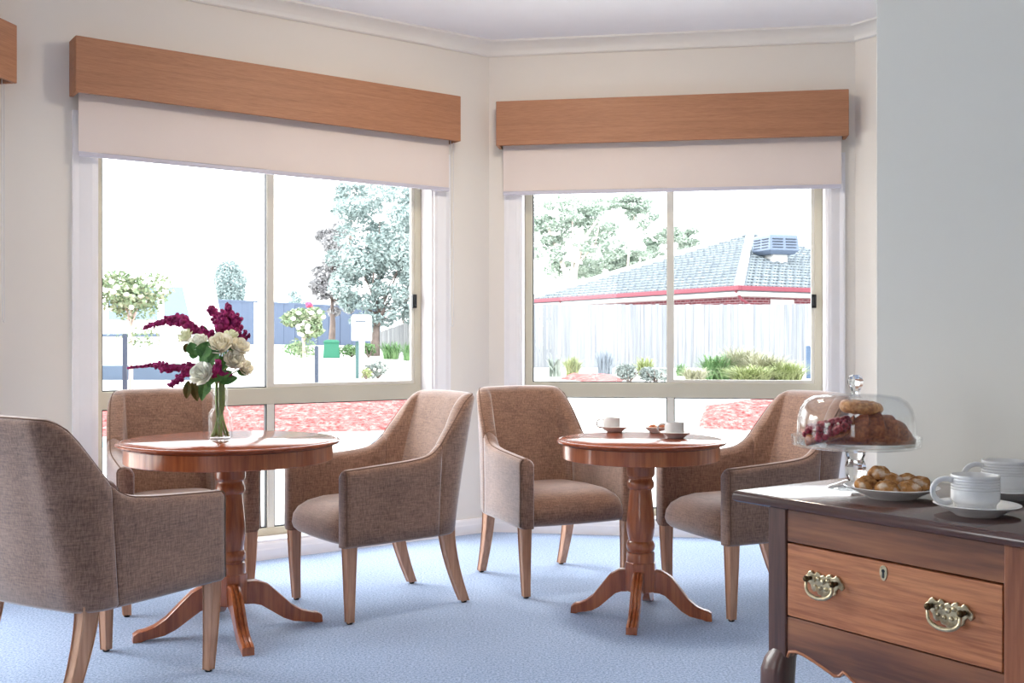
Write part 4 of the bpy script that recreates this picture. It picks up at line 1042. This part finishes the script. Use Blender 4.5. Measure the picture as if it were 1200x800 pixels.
# blue-grey steel fence
def fence(name, p0, p1, top0, top1, mat, label, ribbed=True, pitch=.1, gap=0, cat='fence', thick=.02, cap=False, zfloor=None):
    p0, p1 = Vector(p0), Vector(p1); d = (p1 - p0); L_ = d.length; u = d.normalized(); t = thing(name, (p0.x, p0.y, 0), ang(u), label, cat)
    m = MB(); n = int(L_ / pitch); rng = random.Random(int(L_ * 100))
    for i in range(n):
        a = i * pitch; x, y = p0.x + u.x * a, p0.y + u.y * a; z0 = gz(x, y) - .05 if zfloor is None else zfloor; z1 = lerp(top0, top1, a / L_) + (rng.uniform(-.015, .015) if not ribbed else 0)
        oy = .012 if (i % 2 and ribbed) else rng.uniform(-.008, .008)
        m.box(a + gap / 2, a + pitch - gap / 2, oy, oy + thick, z0, z1)
    m.build('palings' if not ribbed else 'sheet', mat, t)
    m = MB()
    for a in [k * 2.4 for k in range(int(L_ / 2.4) + 1)]:
        x, y = p0.x + u.x * a, p0.y + u.y * a; m = MB(); m.box(a - .05, a + .05, .03, .12, gz(x, y) - .1, lerp(top0, top1, a / L_) - (.1 if not ribbed else -.03)); m.build('post', mat, t, bevel=.008)
    if ribbed:
        m = MB(); m.loft([[(a, -.01, lerp(top0, top1, a / L_) - .01), (a, .05, lerp(top0, top1, a / L_) - .01), (a, .05, lerp(top0, top1, a / L_) + .05), (a, -.01, lerp(top0, top1, a / L_) + .05)] for a in (0, L_)]); m.build('top_rail', mat, t)
    else:
        m = MB()
        for zz in (.45, 1.35):
            m = MB(); m.loft([[(a, .02, lerp(top0, top1, a / L_) - zz), (a, .06, lerp(top0, top1, a / L_) - zz), (a, .06, lerp(top0, top1, a / L_) - zz + .09), (a, .02, lerp(top0, top1, a / L_) - zz + .09)] for a in (0, L_)]); m.build('rail', mat, t)
    return t
zp = lambda py, Y: EYE - (py - 400) * Y / FOC
fence('steel_fence', (at(234, 35), 35, 0), (at(302, 35), 35, 0), zp(352, 35), zp(354, 35), M['fence_blue'], 'blue-grey steel fence behind the flowers, left pane of the left window', True, .2)
fence('steel_fence', (at(313, 35), 35, 0), (at(450, 34), 34, 0), zp(355, 35), zp(362, 34), M['fence_blue'], 'blue-grey steel fence behind the pink-bloomed rose and the letterbox', True, .2)
fence('paling_fence', (at(434, 32.5), 32.5, 0), (at(520, 27), 27, 0), zp(392, 32.5), zp(362, 27), M['paling_g'], 'grey paling fence behind the tree trunks in the left window', False, .1, .002)
# bin, letterbox, shrubs beyond the left window
bx, by = at(388.5, 27), 27
bn = thing('compost_bin', (bx, by, gz(bx, by)), R(8), 'green lidded bin on the ground right of the pink-bloomed rose', 'bin')
m = MB(); m.loft([[(-w_, -w_ * .9, z), (w_, -w_ * .9, z), (w_, w_ * .9, z), (-w_, w_ * .9, z)] for z, w_ in ((0, .21), (.36, .185), (.37, .19), (.38, .182))]); m.build('body', M['bin'], bn, bevel=.015)
m = MB(); m.loft([[(-w_, -w_ * .9, z), (w_, -w_ * .9, z), (w_, w_ * .9, z), (-w_, w_ * .9, z)] for z, w_ in ((.38, .2), (.42, .2), (.46, .15), (.47, .06))]); m.build('lid', M['bin'], bn, bevel=.01)
lx, ly = at(424, 20), 20; lg = gz(lx, ly)
lb = thing('letterbox', (lx, ly, lg), 0, 'white letterbox on a post beyond the left window', 'letterbox')
h0, h1 = zp(399, 20) - lg, zp(369, 20) - lg
m = MB(); m.prism([(-.17, h0), (.17, h0), (.17, h1 - .05), (.15, h1), (-.15, h1), (-.17, h1 - .05)], -.17, .17); bo = m.build('box', M['white_box'], lb, bevel=.01)
m = MB(); m.box(-.10, .10, -.173, -.165, h1 - .14, h1 - .115); m.build('slot', M['stake'], bo)
m = MB(); m.box(-.045, .045, -.045, .045, 0, h0); m.build('post', M['white_box'], lb, bevel=.006)
m = MB(); m.box(-.115, -.055, -.03, .03, 0, h0 - .02); m.build('brace', M['post_green'], lb, bevel=.005)
# the green stay at the letterbox stands against its post
def shrub(name, px, Y, w, h, mat, label, seed, n=900, size=.035, cat='shrub', group=None, fl=None, lift=0):
    x = at(px, Y); g = gz(x, Y); rng = random.Random(seed); t = thing(name, (x, Y, g + lift), 0, label, cat, group)
    m = MB()
    for k in range(7): a = k * .9; m.tube([(0, 0, 0), (w * .2 * cos(a), w * .2 * sin(a), h * .4), (w * .34 * cos(a), w * .3 * sin(a), h * .7)], [.014, .01, .004], 5)
    m.build('stems', M['bark'], t)
    m = MB()
    for k in range(6):
        leafcloud(m, (rng.uniform(-.3, .3) * w, rng.uniform(-.25, .25) * w, h * rng.uniform(.35, .62)), (w * .26, w * .24, h * .36), n // 6, size, rng, .4)
    m.build('foliage', mat, t)
    if fl:
        m = MB()
        for k in range(40): a = rng.uniform(0, 6.28); e = rng.uniform(.1, 1.4); m.ball((w * .45 * cos(a) * cos(e), -abs(w * .4 * sin(a) * cos(e)), h * .3 + h * .62 * sin(e)), .03, 6, 4)
        m.build('flower', fl, t)
    return t
def tuft(name, px, Y, w, h, mat, label, seed, n=160, cat='grass tuft', group=None, lw=.012, spread=1.0, lift=0):
    x = at(px, Y); g = gz(x, Y); rng = random.Random(seed); t = MB()
    for k in range(n):
        a = rng.uniform(0, 6.28); r = w * .5 * rng.uniform(.25, 1) * spread; hh = h * rng.uniform(.6, 1.05) * (1 - .38 * (r / (w * .5 * spread)) ** 2); bx_, by_ = w * .2 * rng.uniform(-1, 1), w * .15 * rng.uniform(-1, 1); q = lw * rng.uniform(.7, 1.3)
        s_ = Vector((-sin(a), cos(a), 0)) * q; vs = []
        for i in range(5):
            f = i / 4; p = Vector((bx_ + r * cos(a) * f ** 1.4, by_ + r * sin(a) * f ** 1.4, hh * (f * 1.35 - .55 * f ** 2.4) * 1.2)); k_ = 1 - f ** 2 * .9
            vs += [p - s_ * k_, p + s_ * k_]
        t.add(vs, [(2*i, 2*i+1, 2*i+3, 2*i+2) for i in range(4)])
    o = t.build(name, mat); put(o, (x, Y, g + lift)); return tag(o, label, cat, group)
shrub('shrub', 354, 27.5, .9, .42, M['f_green'], 'low green shrub behind the pink-bloomed rose', 31)
shrub('shrub', 412, 27.5, .75, .36, M['f_green'], 'low green shrub left of the tree trunk behind the letterbox', 32)
shrub('shrub', 432, 27.2, .6, .4, M['f_green'], 'small green shrub at the foot of the large blue-grey tree', 33)
tuft('strap_leaf_plant', 458, 26.5, .9, .5, M['f_green'], 'green strappy clump right of the large tree trunk', 34, 200)
tuft('strap_leaf_plant', 482, 26, .9, .5, M['f_green'], 'green strappy clump by the right frame of the left window', 35, 200)
shrub('flowering_shrub', 443, 20, .62, .36, M['f_grey'], 'low grey shrub with pale flowers right of the letterbox post', 36, 1200, .026, fl=M['fl_white'])
shrub('flowering_shrub', 429, 19.6, .22, .24, M['f_yellow'], 'small yellow-green plant at the letterbox foot', 37, 300, .022)

# beyond the right window: paling fence, house, gum trees, garden
fence('paling_fence', (at(585, 30), 30, 0), (at(1330, 28.5), 28.5, 0), zp(357, 30), zp(356, 29), M['paling'], 'long white weathered paling fence in front of the brick house', False, .105, .002)
K = Vector((7.15, 33.2, 0)); ua = Vector((sin(R(60)), cos(R(60)), 0)); ub = Vector((-cos(R(60)), sin(R(60)), 0)); HWD = 12.6; ez = 2.87; az = 5.36; hg = .35
HO = thing('house', (K.x, K.y, 0), ang(ua), 'brick house with a pale tiled hip roof and burgundy gutters behind the fence', 'house')
# local x along ua, local y along ub (away to the left)
m = MB(); e0 = 0; thk = .16
quadr = [(0, 0), (HWD, 0), (HWD, HWD), (0, HWD)]; ap = (HWD / 2, HWD / 2, az)
m.add([(x, y, ez) for x, y in quadr] + [ap] + [(x, y, ez - thk) for x, y in quadr], [(0, 1, 4), (1, 2, 4), (2, 3, 4), (3, 0, 4), (8, 7, 6, 5), (0, 5, 6, 1), (1, 6, 7, 2), (2, 7, 8, 3), (3, 8, 5, 0)])
RF = m.build('roof', M['tile'], HO)
# courses of roof tiles on the two faces that show
def courses(face):
    m = MB(); nrow = 20; tw = .36
    for r in range(nrow):
        f0, f1 = r / nrow, (r + 1) / nrow; w0 = HWD * (1 - f0); n = max(1, int(w0 / tw))
        for k in range(n):
            a = HWD / 2 * f0 + (k + .5) * w0 / n; hwid = w0 / n / 2 * .86; pts = []
            for da, f, lift in ((-hwid, f0, .06), (0, f0, .12), (hwid, f0, .06), (hwid, f1, .005), (0, f1, .035), (-hwid, f1, .005)):
                s = a + da * (1 if f == f0 else 1); d = HWD / 2 * f; z = lerp(ez, az, f) + lift
                s = min(max(s, HWD / 2 * f), HWD - HWD / 2 * f)
                pts.append((s, d, z) if face == 0 else (d, s, z))
            base = [(pts[i][0], pts[i][1], pts[i][2] - (.05 if i < 3 else .01)) for i in range(3)]
            m.add(pts + base, [(0, 1, 4, 5), (1, 2, 3, 4), (6, 7, 1, 0), (7, 8, 2, 1)])
    o = m.build('tile_courses', M['tile'], RF); return o
courses(0); courses(1)
m = MB()
for c in ((0, 0), (HWD, 0), (0, HWD)):
    m = MB(); p, q = Vector((c[0], c[1], ez + .05)), Vector((ap[0], ap[1], az + .06)); m.tube([p, q], .16, 8); m.build('ridge_caps', M['ridge'], RF, smooth=True)
for a, b in (((-.06, HWD), (-.10, -.10)),):
    m = MB(); m.box(-.12, 0, -.12, HWD, ez - .12, ez + .03); m.build('gutter', M['burgundy'], HO, bevel=.02)
    m = MB(); m.box(0, HWD, -.12, 0, ez - .12, ez + .03); m.build('gutter', M['burgundy'], HO, bevel=.02)
ov = .65
m = MB(); m.box(-.02, ov, -.02, HWD, ez - .27, ez - .16); m.box(ov, HWD, -.02, ov, ez - .27, ez - .16); m.build('soffit', M['soffit'], HO)
m = MB(); m.box(ov, HWD - ov, ov, HWD - ov, hg - .2, ez - .25); m.build('brick_wall', M['brick'], HO)
m = MB(); m.box(ov + 1.3, ov + 2.35, ov - .02, ov + .03, 1.2, ez - .34); m.build('window_panel', M['soffit'], HO)
for py_ in (.1, HWD - 2.2):
    m = MB(); m.tube([(-.05, py_, ez - .12), (.2, py_, ez - .40), (ov - .05, py_ + .05, ez - .55), (ov - .05, py_ + .05, hg)], .045, 8); m.build('downpipe', M['burgundy'], HO, smooth=True)
# evaporative cooler on the right-hand roof face
f_ = .46; cxr, cyr = 4.35, HWD / 2 * f_
cz = lerp(ez, az, f_)
pos = K + ua * cxr + ub * cyr
EC = thing('evaporative_cooler', (pos.x, pos.y, cz), ang(ua) + R(-12), 'grey louvred evaporative cooler standing on the house roof', 'cooler')
m = MB(); m.loft([[(-w_, -w_, z), (w_, -w_, z), (w_, w_, z), (-w_, w_, z)] for z, w_ in ((.22, .46), (.36, .60), (.88, .57), (.93, .52))]); cb = m.build('cabinet', M['cooler'], EC, bevel=.02)
m = MB(); m.loft([[(-w_, -w_, z), (w_, -w_, z), (w_, w_, z), (-w_, w_, z)] for z, w_ in ((-.12, .30), (.24, .30))]); m.build('duct', M['soffit'], EC)
for rot in (0, pi/2, pi, 3*pi/2):
    m = MB()
    for cx_ in (-.27, .27):
        for k in range(4): m.box(cx_ - .21, cx_ + .21, -.605, -.565, .44 + k * .1, .475 + k * .1)
    o = m.build('louvre_grille', M['cooler_dark'], EC); o.rotation_euler[2] = rot
# gum trees behind the house and fence
G = 52
def gum(px, Y, blobs, trunks, label, seed, n):
    base = Vector((at(px, Y), Y, .3)); r = rels(base, [(a, b, Y + dy, (w_, w_, h_)) for a, b, dy, w_, h_ in blobs])
    tp = [([tuple(loc3(a, b, Y) - base) for a, b in path], r0) for path, r0 in trunks]
    tp = [([(0, 0, 0)] + p, r0) for p, r0 in tp]
    return tree('gum_tree', base, tp, r, n, .085, M['f_gum'], M['bark_pale'], label, 'tree', 'gum trees behind the house', seed, .25, .14, False)
gum(668, 50, [(650, 272, 0, 1.2, .9), (672, 262, 0, 1.2, .8), (700, 258, 1, 1.5, .8), (715, 285, 0, .8, .9), (640, 300, 0, .9, .8), (630, 265, 0, .8, 1.2), (660, 315, 1, .8, .7), (690, 290, 0, .9, .6), (680, 320, 2, 1.1, .6), (700, 312, 2, 1.2, .5), (668, 240, 0, .9, .5), (648, 238, 0, .8, .4)],
    [([(668, 335), (660, 312), (650, 285), (640, 262)], .16), ([(668, 338), (676, 310), (684, 280), (700, 258)], .15), ([(668, 335), (672, 300), (670, 240)], .1), ([(676, 310), (698, 285), (702, 262)], .08)], 'tall pale gum tree at the left of the right window, behind the house', 51, 15000)
gum(745, 52, [(735, 240, 0, 1.0, .5), (748, 252, 0, .8, .9), (745, 238, 0, .7, .4), (715, 238, 0, 1.1, .35), (752, 268, 0, .35, .35)], [([(735, 320), (738, 280), (745, 245)], .08)], 'sparse high gum crown under the blind, left of the right window\'s mullion', 52, 5000)
gum(788, 54, [(775, 285, 0, .9, .7), (792, 278, 0, 1.1, .7), (806, 286, 0, .6, .6), (766, 290, 0, .5, .4)], [([(770, 310), (778, 296), (785, 285)], .07)], 'rounded gum crown above the roof slope beside the mullion', 53, 6000)
gum(730, 53, [(728, 302, 0, 1.0, .55), (742, 305, 0, .9, .5), (715, 310, 0, .8, .45), (758, 302, 0, .45, .5), (700, 318, 0, .9, .4)], [([(728, 330), (728, 310)], .07)], 'low green gum crown just above the roof\'s left slope', 54, 6000)
# garden bed in front of the fence
M['f_agave'] = leafmat('pale_succulent', srgb(100, 112, 104), srgb(128, 138, 130), srgb(156, 162, 154), 4)
tuft('agave', 650, 22, .5, .58, M['f_agave'], 'pale spiky succulent at the left end of the fence garden', 61, 26, 'plant', None, .03, .9)
tuft('grass_tuft', 671, 23, .62, .46, M['f_yellow'], 'yellow-green grass tuft right of the pale succulent', 62, 220)
M['f_mist'] = leafmat('pale_blue_grey_twigs', srgb(104, 114, 128), srgb(126, 136, 146), srgb(146, 152, 160), 3)
tuft('twiggy_shrub', 709, 23.5, .75, .62, M['f_mist'], 'pale blue-grey twiggy shrub against the white fence', 63, 260, 'shrub', None, .008, .8)
tuft('grass_tuft', 755, 22.5, .62, .46, M['f_yellow'], 'yellow-green grass tuft left of the right window\'s mullion', 64, 220)
shrub('silver_shrub', 737, 18.6, .62, .36, M['f_grey'], 'low silver-grey shrub beside the red mulch patch', 65, 1500, .024)
shrub('silver_shrub', 768, 18.8, .6, .33, M['f_grey'], 'low silver-grey shrub nearest the right window\'s mullion', 66, 1500, .024)
tuft('strap_leaf_plant', 798, 22.5, .4, .30, M['f_green'], 'small dark green strappy plant just right of the mullion', 67, 110)
tuft('grass_tuft', 840, 20.5, 1.0, .56, M['f_green'], 'bright green strappy clump at the left of the big grass mound', 68, 260, lw=.016, spread=1.1)
tuft('grass_tuft', 868, 20.8, 1.3, .70, M['f_straw'], 'tallest straw-tipped clump in the big grass mound', 69, 900, lw=.008, spread=1.25)
tuft('grass_tuft', 898, 20, 1.3, .56, M['f_straw'], 'straw-coloured clump right of the tallest in the grass mound', 70, 900, lw=.008, spread=1.25)
tuft('grass_tuft', 924, 19.4, 1.0, .42, M['f_yellow'], 'low yellow-green clump next to the garden tap', 71, 460, lw=.009, spread=1.25)
tuft('grass_tuft', 880, 19, 1.3, .36, M['f_yellow'], 'low yellow-green clump at the front of the grass mound', 72, 520, lw=.009, spread=1.25)
tuft('grass_tuft', 814, 19.6, .8, .30, M['f_straw'], 'low pale clump at the left foot of the grass mound', 73, 300, lw=.009)
gx, gy = at(948, 21), 21; gg = gz(gx, gy)
TP = thing('garden_tap', (gx, gy, gg), 0, 'blue-grey tap post standing at the right end of the grass mound', 'tap')
hh = zp(405, 21) - gg
m = MB(); m.box(-.055, .055, -.05, .05, 0, hh); m.build('post', M['tap'], TP, bevel=.012)
m = MB(); m.tube([(0, 0, hh - .02), (0, 0, hh + .04)], .018, 10); m.tube([(0, .0, hh + .03), (0, -.10, hh + .03), (0, -.14, hh - .01)], .014, 8); m.tube([(-.06, 0, hh + .075), (.06, 0, hh + .075)], .009, 8); m.tube([(0, 0, hh + .03), (0, 0, hh + .075)], .008, 8)
m.build('spout', M['bar'], TP, smooth='auto')
# ------------------------------------------------------------------ camera, light, view
cam = bpy.data.cameras.new('camera'); co = bpy.data.objects.new('camera', cam); COL.objects.link(co)
cam.sensor_width = 36; cam.lens = FOC * 36 / 1200; cam.clip_end = 300; cam.clip_start = .05
co.location = (0, 0, EYE); co.rotation_euler = (pi/2, 0, 0); S.camera = co
w = bpy.data.worlds.new('world'); S.world = w; w.use_nodes = True
bg = w.node_tree.nodes['Background']; bg.inputs[0].default_value = (.93, .975, 1.0, 1); bg.inputs[1].default_value = 5.4
sl = bpy.data.lights.new('hazy_sun', 'SUN'); so_ = bpy.data.objects.new('hazy_sun', sl); COL.objects.link(so_)
sl.energy = 3.0; sl.angle = R(35); sl.color = (1, .99, .97)
so_.rotation_euler = Vector((-.80, .42, .42)).to_track_quat('Z', 'Y').to_euler()
S.view_settings.view_transform = 'Standard'; S.view_settings.look = 'None'; S.view_settings.gamma = 1; S.view_settings.exposure = .2
S.view_settings.use_curve_mapping = False
S.cycles.use_denoising = True
S.cycles.max_bounces = 16; S.cycles.diffuse_bounces = 6; S.cycles.glossy_bounces = 5; S.cycles.transmission_bounces = 14; S.cycles.transparent_max_bounces = 24
S.cycles.sample_clamp_indirect = 6; S.cycles.caustics_reflective = True; S.cycles.blur_glossy = .6; S.cycles.caustics_refractive = False
